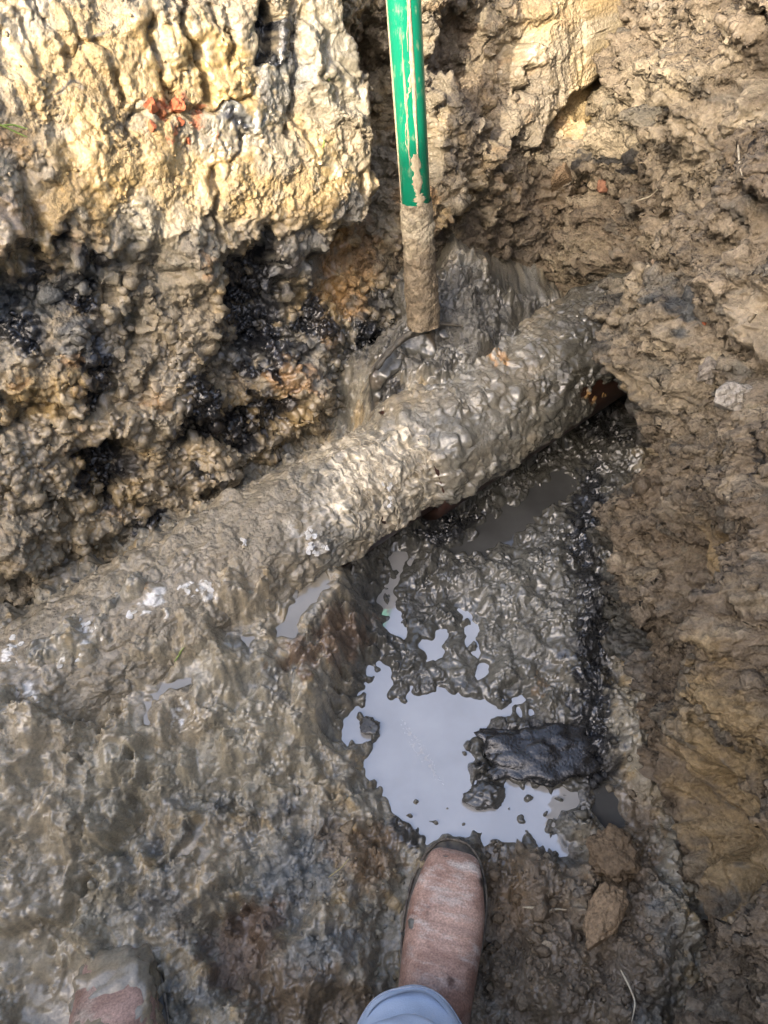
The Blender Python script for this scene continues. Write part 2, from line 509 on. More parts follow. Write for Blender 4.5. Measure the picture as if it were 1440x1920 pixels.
bil = 0.0050 * billow3(Ps, .056, 811) * (1 - .4 * wet_zone) + 0.0016 * noise3(Pf, .024, 812) + 0.0011 * billow3(Pf, .0125, 813) * (.10 + 1.0 * msk ** 1.5)
A2, T2 = clods(SH, 5200, 3.2, 10, 24, dens=np.clip(0.30 + 0.7 * crumb_zone + 0.45 * wet_zone * msk, 0, 1), warp=warp, amp=0.6, q=.6)
bil = bil + cell * .7 * A2 * (1 - crumb_zone)
lump_w = lump_w * (1 - .6 * sstep(.2, .8, blob(PX0, PY0, 850, 480, 260, 130)))
Dz = (broad * (0.6 + 0.6 * (1 - wet_zone)) + bil + cell * (A1 * 0.85 * (1 - 0.5 * wet_zone) + A2 * 1.2 * crumb_zone + A3 * (.22 + .3 * crumb_zone) * sstep(.1, .8, patchy)) - (0.008 * crackle(SH, 60, 43, .07) + .005 * crackle(SH, 30, 44, .08)) * (1 - .7 * wet_zone)) * lump_w \
    + 0.0007 * fbm(SH, 14, 41, 2, 0.5) * lump_w
Dz -= 0.004
# mud banked up against the near side of the left half of the pipe
qn = (FXg - PA[0]) * PD[1] - (FYg - PA[1]) * PD[0]; qa = (FXg - PA[0]) * PD[0] + (FYg - PA[1]) * PD[1]
bank = np.where(qn > -0.16, 0.219 - 0.47 * np.maximum(qn, 0) - 1.5 * np.maximum(0.0 - qn, 0), -1) - 0.16 * np.maximum(qn - .12, 0)
bank = bank + 0.008 * fbm(SH, 80, 35, 3) - 0.225 * sstep(0.36, 0.78, qa + .02 * ws1)
Fz = np.maximum(Fz, bank) + 0.010 * np.exp(-((Fz - bank) / .02) ** 2)
z = Fz + Dz

# trodden hollows, cracks and drops
def dent(px, py, rx, ry, depth, rot=0):
    global z
    z = z - depth * sstep(0.15, 0.8, blob(PX0 + 14 * ws1, PY0 + 14 * ws2, px, py, rx, ry, rot))
dent(455, 1790, 60, 90, .035, 20)
dent(300, 1590, 40, 60, .02, 25)
dent(235, 1625, 24, 90, .018, 30)
dent(745, 1760, 26, 170, .022, 6)
dent(345, 1245, 60, 16, .008, -35)
dent(560, 1480, 60, 22, .008, -10)
dent(1120, 1280, 18, 150, .012, 0)
for ln, dp, w in [([(690, 1058), (760, 1010), (860, 960), (1000, 860)], .016, 12), ([(790, 1095), (850, 1050), (910, 1020)], .014, 6),
                  ([(210, 1480), (270, 1420), (330, 1400)], .014, 9), ([(180, 1690), (230, 1560), (300, 1490)], .016, 10),
                  ([(560, 1620), (640, 1560), (700, 1590)], .012, 7), ([(420, 1690), (470, 1660), (520, 1700)], .012, 8),
                  ([(905, 1640), (915, 1740), (905, 1860)], .022, 12), ([(960, 1630), (962, 1690)], .012, 5)]:
    z = z - dp * np.exp(-(line_dist(PXw, PYw, ln) / w) ** 2)

step_poly = [(-300, 1380), (120, 1400), (210, 1440), (320, 1400), (335, 1450), (300, 1500), (268, 1560), (225, 1640), (190, 1700), (150, 1750), (60, 1770), (-300, 1800)]
z = z + 0.030 * sstep(9, -9, poly_sdf(PX0 + 12 * ws1, PY0 + 12 * ws2, step_poly)) * sstep(-320, -100, PX0)
ridge = [(330, 1560), (420, 1550), (520, 1570), (560, 1640), (520, 1700), (430, 1690), (360, 1720), (300, 1700)]
z = z + 0.014 * sstep(14, -14, poly_sdf(PX0 + 12 * ws2, PY0 + 12 * ws1, ridge))
z = z + 0.016 * sstep(14, -14, poly_sdf(PX0 + 10 * ws1, PY0 + 10 * ws2, [(560, 1700), (620, 1560), (700, 1560), (735, 1640), (715, 1760), (690, 1860), (590, 1900), (520, 1860)]))
z = z - 0.022 * sstep(10, -14, poly_sdf(PX0 + 10 * ws1, PY0 + 10 * ws2, [(405, 1760), (440, 1715), (520, 1740), (510, 1830), (450, 1860), (410, 1840)]))
# water: the floor dips just below each surface inside its outline
POOLS = [
    ('main', 0.0, [(722, 1232), (742, 1255), (738, 1310), (780, 1300), (832, 1285), (900, 1302), (926, 1328), (978, 1300), (988, 1326), (938, 1346), (905, 1356), (890, 1400), (885, 1462),
        (950, 1464), (1010, 1474), (1092, 1480), (1096, 1508), (1044, 1526), (1030, 1556), (1082, 1617), (1046, 1606), (990, 1572), (922, 1586), (900, 1562), (850, 1574), (800, 1572),
        (750, 1532), (728, 1500), (690, 1472), (684, 1440), (692, 1402), (640, 1382), (660, 1322), (690, 1302), (694, 1258)]),
    ('finger', 0.0015, [(738, 1034), (768, 1042), (744, 1092), (748, 1150), (784, 1196), (760, 1216), (725, 1182), (711, 1130), (726, 1080)]),
    ('finger', 0.0005, [(855, 1138), (888, 1150), (892, 1200), (914, 1262), (898, 1278), (878, 1222), (858, 1190), (866, 1164)]),
    ('finger', 0.001, [(818, 1172), (834, 1180), (832, 1236), (796, 1240), (786, 1208), (812, 1204)]),
    ('channel', 0.0, [(846, 1032), (914, 976), (1000, 922), (1050, 880), (1082, 896), (1070, 930), (1010, 972), (950, 1022), (880, 1046)]),
    ('side', -0.002, [(1118, 1476), (1160, 1470), (1178, 1540), (1130, 1552), (1112, 1520)]),
    ('left', 0.078, [(604, 1068), (622, 1092), (592, 1130), (566, 1150), (548, 1202), (514, 1192), (536, 1150), (560, 1120)]),
    ('arc', 0.078, [(362, 1264), (366, 1274), (318, 1292), (288, 1322), (274, 1362), (264, 1362), (270, 1320), (300, 1284)]),
    ('left', 0.098, [(436, 1190), (470, 1184), (478, 1196), (470, 1222), (456, 1206)]),
]
def bank_level(px, py):
    lv = 0.08
    for _ in range(15):
        P_ = at_z(px, py, lv)
        lv = .5 * lv + .5 * float(Fz[np.clip(np.searchsorted(fx, P_[0]), 0, len(fx) - 1), np.clip(np.searchsorted(fy, P_[1]), 0, len(fy) - 1)])
    return lv - .004
POOLS = [(n_, l_ if l_ < .01 else bank_level(*np.mean(p_, 0)), p_) for n_, l_, p_ in POOLS]
isl = np.zeros(SH)
for a in [(688, 1360, 20, 18), (706, 1382, 12, 10), (918, 1492, 40, 32), (784, 1504, 8, 7), (815, 1541, 9, 8), (838, 1516, 6, 5), (868, 1546, 6, 5), (978, 1534, 14, 14), (992, 1496, 14, 10), (1022, 1528, 7, 7),
          (876, 1398, 7, 9), (872, 1414, 6, 6), (892, 1445, 16, 18), (958, 1515, 5, 5), (726, 1124, 9, 9), (738, 1076, 8, 8), (872, 1168, 8, 8), (760, 1170, 7, 7), (886, 1212, 9, 8), (570, 1120, 8, 8), (722, 1205, 7, 7),
          (742, 1250, 7, 6), (676, 1345, 9, 12), (940, 1320, 12, 8), (1050, 1500, 6, 6), (660, 1396, 9, 7), (700, 1470, 8, 7), (765, 1530, 8, 6)]:
    isl = np.maximum(isl, blob(PX0 + 2 * wn1, PY0 + 2 * wn2, a[0], a[1], a[2], a[3]))
ragged = np.zeros(SH)
pool_mask = np.zeros(SH)
rough_edge = 7 * fbm(SH, 22, 71, 2, 0.6)
for name, lev, poly in POOLS:
    if lev > 0.01:
        pz = proj(np.stack([FXg, FYg, np.full(SH, lev)], -1))
    else:
        pz = (PX0, PY0)
    sd = poly_sdf(pz[0], pz[1], poly) + (rough_edge if name == 'main' else 0.6 * rough_edge)
    lip = lev + 0.0030 + 0.00018 * np.maximum(sd, 0) + 0.75 * np.maximum(bil, -0.005)
    ins = lev - 0.0012 - 0.00030 * np.minimum(-sd, 40) + (.35 * np.maximum(bil, 0) if lev > .01 else 0)
    w_in = sstep(4, -4, sd)
    near = sstep(46, 4, sd) if lev < .01 else sstep(44, 12, sd)
    target = lip * (1 - w_in) + ins * w_in
    if lev > 0.01:
        z = np.where(sd < 46, z * (1 - near) + target * near, z)
    else:
        z = np.where(sd < 46, z * (1 - near) + np.minimum(np.maximum(z, lip), target) * near, z)
    pool_mask = np.maximum(pool_mask, sstep(14, -2, sd))
keepdry = (sstep(30, 44, np.minimum.reduce([poly_sdf(PX0, PY0, p) for n_, l_, p in POOLS if l_ < 0.01])))
z = np.maximum(z, np.where((FYg > -0.02) & (keepdry > 0) & ((FXg * PD[1] - FYg * PD[0]) > -0.40), (0.0045 + np.maximum(.7 * bil, -.003)) * keepdry, -1))
z = z + 0.017 * sstep(0.2, 0.9, isl)

# colour of the mud
PX, PY = proj(np.stack([FXg, FYg, z], -1))
PXc = PX + 9 * wn1; PYc = PY + 9 * wn2
col = np.empty(SH + (3,)); col[:] = GREYTAN
c_a = fbm(SH, 80, 51, 5, 0.65); c_b = fbm(SH, 30, 52, 4, 0.7); c_c = fbm(SH, 120, 53, 5, 0.6)
col = mixc(col, TAN, 0.8 * sstep(-0.3, 1.2, c_a))
col = mixc(col, GREY, 0.75 * sstep(0.1, 1.5, c_c))
col = mixc(col, OCHRE, 0.45 * sstep(0.9, 2.0, c_b))
col = mixc(col, BLUE, 0.6 * sstep(0.8, 1.9, -c_b + 0.4 * c_a))
def stain_shade(c, w, *lst):
    global col
    for a in lst:
        col = mixc(col, c, w * sstep(0.18, 0.62, blob(PXc, PYc, *a) + 0.10 * c_b * blob(PXc, PYc, *a)))
stain_shade(DGREY, 0.85, (930, 1120, 250, 230), (820, 1300, 190, 150), (1000, 1430, 150, 130), (760, 1130, 110, 140), (1020, 940, 210, 130), (960, 1600, 150, 60))
stain_shade(GREY, 0.5, (980, 1140, 110, 110), (900, 1240, 100, 50))
stain_shade((.055, .053, .044), .92, (1090, 840, 120, 90), (830, 600, 270, 120))
stain_shade(DGREY, .9, (1110, 1100, 50, 330))  # wall-foot strip: corner shade painted in with wet mud, here and below
stain_shade(BLACK, 0.85, (1165, 780, 90, 50), (1110, 1280, 34, 260), (1100, 960, 30, 120, 10), (1010, 1410, 110, 58), (830, 985, 60, 22, -30), (870, 990, 70, 14, -35), (1130, 1430, 40, 60), (720, 740, 40, 40), (330, 1190, 16, 20), (900, 1490, 40, 20), (760, 1560, 60, 30))
stain_shade(BLUE, 0.7, (560, 1640, 60, 120, 30), (430, 1480, 70, 40), (300, 1700, 60, 40), (600, 1800, 60, 60), (480, 1440, 60, 30), (360, 1870, 40, 30), (20, 1400, 25, 25), (240, 1460, 30, 25))
stain_shade(BLACK, 0.55, (410, 1520, 16, 18), (540, 1520, 26, 14), (340, 1745, 20, 18), (560, 1690, 22, 18), (285, 1700, 16, 14), (480, 1540, 40, 8, -10))
stain_shade(RBROWN, 0.9, (455, 1790, 70, 80, 20), (640, 1190, 55, 50), (560, 1230, 40, 34), (100, 1520, 22, 16), (490, 1720, 50, 30))
stain_shade(BROWN, 0.85, (1050, 1800, 210, 190), (940, 1680, 90, 90), (600, 1880, 120, 60), (520, 1860, 80, 60), (700, 1600, 50, 60), (1180, 1600, 60, 120))
stain_shade((.25, .165, .085), 0.4, (660, 1590, 60, 55), (1010, 1290, 16, 14), (520, 1240, 10, 20), (440, 1230, 14, 10), (690, 1650, 30, 40), (390, 1300, 20, 10), (1150, 1620, 40, 50), (960, 1700, 30, 40))
stain_shade((.275, .240, .165), 0.75, (200, 1300, 330, 110, -28), (100, 1500, 200, 160), (420, 1400, 200, 120), (60, 1700, 150, 120))
stain_shade(TAN, 0.7, (60, 1600, 100, 200), (120, 1880, 110, 90), (390, 1605, 70, 44), (330, 1350, 70, 60), (150, 1330, 200, 80, -25), (420, 1110, 200, 80, -30))
stain_shade((.72, .70, .64), .95, (290, 1132, 30, 12, -20), (45, 1290, 22, 12), (576, 1003, 22, 18), (160, 1185, 14, 8), (390, 1106, 12, 10, -40), (120, 1240, 8, 6), (590, 1032, 10, 8), (335, 1335, 12, 8))
stain_shade(PALE, 0.35, (570, 1010, 30, 20), (1090, 1690, 20, 14))
tone = 1.20 + 0.07 * T1 + 0.09 * T2 + 0.05 * T3
col = col * np.clip(tone, 0.6, 1.5)[..., None]
wet = np.clip(0.52 + 0.44 * wet_zone + 0.30 * fbm(SH, 34, 61, 4, .65) - 0.6 * crumb_zone + 0.5 * smooth_zone + 0.35 * pool_mask
              - 0.35 * blob(PX, PY, 450, 1790, 90, 120) - 0.4 * blob(PX, PY, 640, 1190, 60, 60) - 0.3 * blob(PX, PY, 200, 1250, 260, 110, -28) - .5 * blob(PX, PY, 830, 600, 220, 100), 0, 1)
dark = pool_mask * 0.5
col = mixc(col, DGREY, dark)
z = blur(z, 1)
gz = np.gradient(z); cool = 1 / (1 + (np.hypot(gz[0], gz[1]) / .004) ** 2)
Vf = np.stack([FXg + 0.0020 * blur(ws1 * cool, 6), FYg + 0.0020 * blur(ws2 * cool, 6), z], -1)
Nf = grid_normals(Vf, np.array([0, 0, 1.0]))
Vf = Vf + ((0.0008 * billow3(Vf, .009, 861) + .00035 * noise3(Vf, .0052, 862)) * (.3 + msk))[..., None] * Nf * (1 - .9 * np.maximum(pool_mask, smooth_zone))[..., None]
floor = tag(mesh_obj('trench_floor', Vf.reshape(-1, 3), grid_faces(*SH), M_FLOOR, col=col.reshape(-1, 3), wet=wet.ravel()),
            'wet trodden grey brown mud covering the trench floor', 'mud floor', kind='structure')
FLOOR = dict(V=Vf, col=col, wet=wet, PX=PX, PY=PY)

def floor_z(x, y):
    i = int(np.clip(np.searchsorted(fx, x), 0, len(fx) - 1)); j = int(np.clip(np.searchsorted(fy, y), 0, len(fy) - 1))
    return float(z[max(0, i - 2):i + 3, max(0, j - 2):j + 3].mean())

def floor_at(px, py):
    """point of the floor seen at a photograph pixel"""
    d = ray(px, py); zz = 0.02
    for _ in range(12):
        P = CAM + d * ((zz - HCAM) / d[2])
        zz = floor_z(P[0], P[1])
    return CAM + d * ((zz - HCAM) / d[2])

# water surfaces
WN = {'main': ('puddle', 'large pale sky reflecting puddle in front of the boot', M_WATER),
      'finger': ('puddle', None, M_WATER), 'channel': ('murky_water', 'murky grey water lying in the channel beside the pipe', M_DARKWATER),
      'side': ('murky_water', 'small dark pool under the right trench wall', M_DARKWATER), 'left': ('puddle', None, M_MUDWATER), 'arc': ('puddle', 'thin curved film of water on the mud left of the puddle', M_MUDWATER)}
FLAB = iter(['narrow winding puddle arm running up towards the pipe joint', 'short upright puddle arm above the large puddle, right one', 'tiny puddle patch between the two puddle arms',
             'shallow pool on the mud just below the pipe joint', 'small pool on the mud left of the pipe joint pool'])
for name, lev, poly in POOLS:
    P = np.array(poly, float); c = P.mean(0)
    pts = []
    n = len(P)
    area = sum(P[i][0] * P[(i + 1) % n][1] - P[(i + 1) % n][0] * P[i][1] for i in range(n))
    sgn = 1 if area > 0 else -1
    grow = 20 if name == 'main' else (12 if lev < .01 else 5)
    for i in range(n):
        e = P[(i + 1) % n] - P[i - 1]; e = e / (np.linalg.norm(e) + 1e-9)
        q = P[i] + sgn * np.array([e[1], -e[0]]) * grow
        pts.append(at_z(q[0], q[1], lev))
    bm = bmesh.new()
    f = bm.faces.new([bm.verts.new(p) for p in pts])
    bmesh.ops.triangulate(bm, faces=[f])
    for f in bm.faces:
        if f.normal.z < 0: f.normal_flip()
    me = bpy.data.meshes.new(WN[name][0]); bm.to_mesh(me); bm.free()
    me.materials.append(WN[name][2])
    o = bpy.data.objects.new(WN[name][0], me); COL.objects.link(o)
    tag(o, WN[name][1] or next(FLAB), 'puddle', kind='structure')

# ------------------------------------------------------------------ back wall of clay (leans away, runs along the pipe)
def wall_axes(parts_s, parts_h):
    s = spaced(parts_s); h = spaced(parts_h)
    return np.meshgrid(s, h, indexing='ij')
Sg, Hg = wall_axes([(-1.9, -0.75, 0.03), (-0.75, -0.32, 0.008), (-0.32, 1.17, 0.00185), (1.17, 1.5, 0.02)], [(-0.10, 0.94, 0.00190), (0.94, 1.05, 0.02)])
SH = Sg.shape
base = B0 + Sg[..., None] * T + Hg[..., None] * WB
PX, PY = proj(base)
w1 = fbm(SH, 34, 201, 2, 0.5); w2 = fbm(SH, 34, 202, 2, 0.5)
e1 = fbm(SH, 9, 203, 3, 0.6); e2 = fbm(SH, 9, 204, 3, 0.6)
PXw = PX + 9 * w1; PYw = PY + 9 * w2

def plate(poly, soft_a=6, soft_b=-6):
    return sstep(soft_a, soft_b, poly_sdf(PXw, PYw, poly))
big = np.zeros(SH)
# the big sunlit slab on the left, broken off along its right and lower edges
slabL = plate([(-400, -300), (560, -300), (600, 60), (636, 150), (664, 210), (680, 262), (672, 290), (694, 345), (672, 372), (655, 402), (600, 430), (560, 520), (500, 760), (-400, 800)], 7, -7) * sstep(640, 400, PYw)
big += 0.075 * slabL
big += 0.014 * plate([(-400, -300), (560, -300), (660, 380), (640, 404), (560, 412), (530, 440), (404, 462), (385, 505), (180, 512), (60, 540), (-400, 640)], 8, -8)
slabT = plate([(500, -300), (560, -300), (600, 60), (640, 160), (664, 236), (610, 250), (560, 200), (520, 190), (500, 60)], 8, -8)
big += 0.012 * slabT
slabR = plate([(960, -300), (1200, -300), (1172, 30), (1120, 110), (1090, 160), (1030, 200), (1000, 234), (960, 268), (905, 300), (878, 280), (930, 215), (962, 190), (955, 120), (990, 60)], 14, -10)
big += 0.055 * slabR
big += 0.045 * plate([(800, 150), (850, 190), (905, 280), (935, 300), (915, 350), (860, 320), (830, 350), (800, 440), (770, 420), (780, 300)], 9, -9)
big += 0.05 * plate([(660, -200), (830, -200), (822, 40), (800, 120), (745, 96), (700, 40)], 10, -10)
big += 0.05 * plate([(1020, 300), (1080, 240), (1090, 330), (1060, 380), (1030, 370)], 8, -8)
# recesses
big -= 0.075 * sstep(.15, .85, blob(PXw, PYw, 1010, 545, 150, 62)) - 0.03 * sstep(.2, .8, blob(PXw, PYw, 1010, 430, 140, 50))
big -= 0.068 * sstep(0.2, 0.8, blob(PXw, PYw, 715, 230, 60, 260)) + 0.05 * sstep(.2, .8, blob(PXw, PYw, 860, 90, 60, 110))
big -= 0.035 * sstep(0.2, 0.8, blob(PXw, PYw, 700, 520, 110, 90)) + 0.05 * sstep(0.2, 0.8, blob(PXw, PYw, 900, 470, 150, 90))
big -= 0.045 * sstep(.25, .7, blob(PXw, PYw, 205, 880, 56, 52, 20)) + 0.035 * sstep(.2, .7, blob(PXw, PYw, 440, 800, 110, 40, -10))
big -= 0.03 * sstep(.25, .7, blob(PXw, PYw, 470, 560, 60, 110)) + 0.03 * sstep(.2, .7, blob(PXw, PYw, 440, 690, 70, 60))
big -= 0.03 * sstep(.2, .7, blob(PXw, PYw, 60, 520, 90, 70))
# bulging masses on the lower wall
big += 0.030 * sstep(.2, .8, blob(PXw, PYw, 340, 650, 110, 170)) + 0.028 * sstep(.2, .8, blob(PXw, PYw, 70, 1000, 110, 110))
big += 0.022 * sstep(.2, .8, blob(PXw, PYw, 90, 690, 110, 90)) + 0.024 * sstep(.2, .8, blob(PXw, PYw, 360, 880, 100, 60)) + 0.02 * sstep(.2, .8, blob(PXw, PYw, 570, 730, 70, 60))
big += 0.022 * sstep(.2, .8, blob(PXw, PYw, 250, 800, 90, 40))
# undercut foot
big -= 0.055 * sstep(0.17, 0.06, Hg + 0.012 * w1)
flat = 1 - 0.6 * np.clip(slabL * sstep(480, 380, PY) + slabR, 0, 1)
big += flat * (0.010 * fbm(SH, 110, 211, 4, 0.55) + 0.0045 * fbm(SH, 40, 212, 4, 0.6))

smooth_z = np.zeros(SH)
for a in [(560, 120, 60, 130), (340, 120, 60, 70), (230, 90, 50, 60), (250, 420, 80, 60), (320, 520, 60, 40), (1050, 90, 90, 110), (400, 250, 100, 60), (450, 478, 60, 16), (30, 400, 40, 110), (600, 500, 80, 60)]:
    smooth_z = np.maximum(smooth_z, sstep(.2, .6, blob(PXw, PYw, *a)))
sunny = sstep(500, 430, PY + 0.15 * (PX - 400))
warp = (3.0 * fbm(SH, 12, 221, 3), 3.0 * fbm(SH, 12, 222, 3))
lower = 1 - slabL
A1, T1 = clods(SH, 1500, 9, 30, 231, dens=np.clip(0.25 + 0.6 * lower - 0.3 * smooth_z, 0.05, 1), warp=(warp[0] * 2.4, warp[1] * 2.4), amp=0.5, lp=2.2)
A2, T2 = clods(SH, 9000, 3.4, 10, 232, dens=np.clip(0.75 - 0.5 * smooth_z, 0, 1), warp=(warp[0] * 1.2, warp[1] * 1.2), amp=0.55, lp=2.2)
A3, T3 = clods(SH, 20000, 1.7, 3.6, 233, dens=np.clip(1 - 0.6 * smooth_z, 0, 1), warp=(warp[0] * .5, warp[1] * .5), amp=0.55, lp=2.2)
cell = 0.0019
gb = np.gradient(big); slope = np.hypot(gb[0], gb[1]) / 0.0019
calm = (1 - 0.85 * smooth_z) * (1 - 0.86 * np.clip(slabL * sstep(470, 380, PY) + slabR, 0, 1))
lw = calm / (1 + (slope / 0.8) ** 2)
D = big + cell * (A1 * 0.6 * lw + A2 * 0.3 * lw + A3 * 0.25 * lw) + (0.0015 * fbm(SH, 40, 243, 2, 0.55) - 0.006 * crackle(SH, 46, 245, .06) - 0.0035 * crackle(SH, 24, 246, .08) - 0.0045 * crackle(SH, 70, 247, .04)) / (1 + slope ** 2) - 0.008
# shovel scrapes run down the slabs
scr = aniso(SH, 7, 70, 251)
D += 0.0020 / (1 + slope ** 2) * scr * np.clip(slabL * sstep(330, 250, PY) + slabR + slabT, 0, 1)
for ln, dp, w in [([(250, 45), (260, 120), (284, 205)], .018, 5), ([(304, 10), (312, 90), (330, 130), (346, 175)], .022, 6), ([(358, 30), (384, 70), (396, 128)], .018, 5),
                  ([(96, 95), (150, 110), (180, 140), (204, 190), (206, 240)], .012, 4), ([(262, 220), (345, 217), (440, 196)], .015, 5), ([(362, 320), (356, 400), (392, 445)], .022, 7),
                  ([(500, 30), (515, 150), (500, 240)], .022, 10), ([(540, 150), (580, 190), (615, 182)], .014, 5), ([(622, 310), (640, 372)], .022, 7), ([(390, 305), (408, 270)], .012, 5),
                  ([(455, 50), (458, 120)], .04, 14), ([(500, 250), (525, 262)], .014, 7), ([(470, 410), (468, 450)], .01, 4), ([(205, 240), (230, 236)], .014, 6),
                  ([(20, 330), (40, 430), (70, 500)], .015, 9), ([(200, 700), (240, 640), (260, 560)], .02, 9), ([(0, 800), (60, 760), (150, 770), (200, 730)], .03, 12), ([(270, 720), (290, 690)], .025, 12),
                  ([(90, 940), (130, 990), (120, 1060)], .025, 9), ([(0, 1080), (60, 1072)], .03, 16), ([(410, 660), (480, 640), (560, 650)], .02, 9), ([(290, 990), (340, 975)], .02, 9), ([(380, 960), (440, 900), (480, 890)], .02, 8),
                  ([(820, 380), (900, 420), (980, 430)], .02, 9), ([(960, 130), (990, 200)], .012, 5), ([(900, 110), (880, 180)], .014, 9), ([(205, 495), (190, 640)], .012, 6), ([(405, 470), (410, 560)], .02, 6)]:
    D = D - dp * np.exp(-(line_dist(PXw, PYw, ln) / w) ** 2)

P = base + blur(D, 2)[..., None] * NB + (0.0030 * w1)[..., None] * T + (0.0030 * w2)[..., None] * WB
P = clayey(P, NB, 821, .05 + .8 * calm, .16 + .75 * calm, 1.0 + .2 * calm, 1.5)
PXc = PX + 10 * w1 + 4 * e1; PYc = PY + 10 * w2 + 4 * e2
ca = fbm(SH, 90, 261, 5, 0.65); cb = fbm(SH, 34, 262, 4, 0.7); cc = fbm(SH, 140, 263, 5, 0.62)
col = np.empty(SH + (3,)); col[:] = TAN
col = mixc(col, OCHRE, 0.75 * sstep(-0.2, 1.5, ca))
col = mixc(col, GREYTAN, 0.8 * sstep(0.2, 1.4, cc))
col = mixc(col, ORANGE, 0.40 * sstep(1.0, 2.2, cb))
col = mixc(col, PALE, 0.35 * sstep(0.9, 2.0, -cb))
col = mixc(col, BROWN, 0.55 * sstep(600, 900, PX) * sstep(-1.2, 0.6, cc))
def stain_shade(c, w, *lst):
    global col
    for a in lst:
        bb = blob(PXc, PYc, *a)
        col = mixc(col, c, w * sstep(0.22, 0.66, bb * (1 + 0.28 * cb)))
stain_shade(OCHRE, 0.7, (150, 150, 180, 120), (240, 330, 200, 110), (520, 380, 150, 60), (330, 150, 90, 90))
stain_shade(GREYTAN, 0.8, (570, 110, 70, 150), (390, 250, 100, 40), (330, 470, 110, 60), (230, 420, 60, 50), (300, 600, 100, 120))
stain_shade((.42, .135, .055), .85, (280, 206, 20, 14), (336, 204, 22, 15), (288, 240, 14, 9), (335, 228, 14, 7), (352, 266, 9, 15))
stain_shade(PALE, 0.3, (640, 350, 60, 60), (470, 420, 80, 30), (1060, 90, 90, 120))
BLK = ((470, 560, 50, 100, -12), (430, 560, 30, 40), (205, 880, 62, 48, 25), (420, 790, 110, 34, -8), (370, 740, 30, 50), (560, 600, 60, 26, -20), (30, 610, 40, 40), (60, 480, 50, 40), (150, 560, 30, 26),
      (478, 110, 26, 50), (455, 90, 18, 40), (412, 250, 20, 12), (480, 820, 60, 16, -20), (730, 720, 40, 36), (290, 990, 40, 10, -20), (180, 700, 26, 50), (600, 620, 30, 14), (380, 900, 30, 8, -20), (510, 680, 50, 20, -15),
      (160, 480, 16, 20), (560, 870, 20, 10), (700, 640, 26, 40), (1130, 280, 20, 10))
stain_shade(BLUE, 0.75, (80, 540, 110, 60), (500, 640, 120, 90), (30, 560, 60, 90), (150, 100, 20, 14), (140, 640, 60, 40), (480, 160, 40, 60), (90, 190, 26, 10), (420, 230, 60, 16), (610, 400, 60, 20), (330, 700, 50, 40), (560, 480, 130, 40))
stain_shade(ORANGE, 0.6, (540, 705, 44, 30), (130, 675, 30, 22), (520, 690, 20, 16), (30, 700, 30, 20), (620, 640, 22, 30), (660, 560, 60, 60), (690, 470, 60, 50), (350, 480, 8, 10), (280, 740, 30, 20), (880, 560, 60, 20), (780, 380, 20, 40))
stain_shade(BROWN, 0.7, (860, 470, 130, 80), (700, 100, 60, 140), (870, 120, 60, 120), (1000, 400, 90, 80), (440, 482, 60, 14), (10, 400, 40, 80))
stain_shade((.11, .085, .055), .7, (950, 470, 190, 75), (1080, 470, 90, 80))
stain_shade((.05, .047, .04), 0.9, (1010, 560, 170, 75), (1090, 610, 60, 60))  # wet mud colour with the overhung corner's shade painted in
stain_shade(DGREY, 0.85, (900, 570, 200, 60), (660, 680, 60, 90), (1060, 560, 80, 60), (720, 620, 60, 60))
stain_shade(TAN, 0.75, (70, 1000, 130, 110), (370, 880, 120, 60), (340, 650, 90, 150), (240, 790, 90, 40))
stain_shade(BLACK, 0.95, *[(a[0], a[1], a[2] * 1.25, a[3] * 1.25, *a[4:]) for a in BLK])  # blue-black clay; the dark of the void and open crack painted in too
tone = 1 + 0.06 * T1 + 0.08 * T2 + 0.05 * T3
col = col * np.clip(tone, 0.6, 1.5)[..., None]
wet = np.clip(0.42 + 0.22 * fbm(SH, 60, 271, 3) + 0.25 * smooth_z + 0.25 * sstep(520, 800, PY) - 0.3 * sstep(640, 760, PX) * sstep(560, 480, PY) + 0.3 * blob(PX, PY, 700, 640, 160, 120), 0, 1)
for a in BLK: wet = np.clip(wet + .6 * blob(PX, PY, *a), 0, 1)
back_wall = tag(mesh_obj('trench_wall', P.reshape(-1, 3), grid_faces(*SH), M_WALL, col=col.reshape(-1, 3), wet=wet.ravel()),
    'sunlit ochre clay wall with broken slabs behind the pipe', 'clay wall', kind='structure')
BACK = dict(V=P, col=col, wet=wet, PX=PX, PY=PY, N=NB)

# ------------------------------------------------------------------ right wall, crumbly brown clay
Yg, Hg = wall_axes([(-0.75, 0.0, 0.03), (0.0, 1.46, 0.0020), (1.46, 1.62, 0.02)], [(-0.10, 0.80, 0.0020), (0.80, 1.03, 0.02)])
SH = Yg.shape
base = np.array([RX0, 0, 0]) + Yg[..., None] * np.array([0, 1.0, 0]) + Hg[..., None] * WR
PX, PY = proj(base)
w1 = fbm(SH, 34, 301, 2, 0.5); w2 = fbm(SH, 34, 302, 2, 0.5)
e1 = fbm(SH, 9, 303, 3, 0.6); e2 = fbm(SH, 9, 304, 3, 0.6)
PXw = PX + 9 * w1; PYw = PY + 9 * w2
big = 0.020 * fbm(SH, 120, 311, 4, 0.55) + 0.009 * fbm(SH, 42, 312, 4, 0.6)
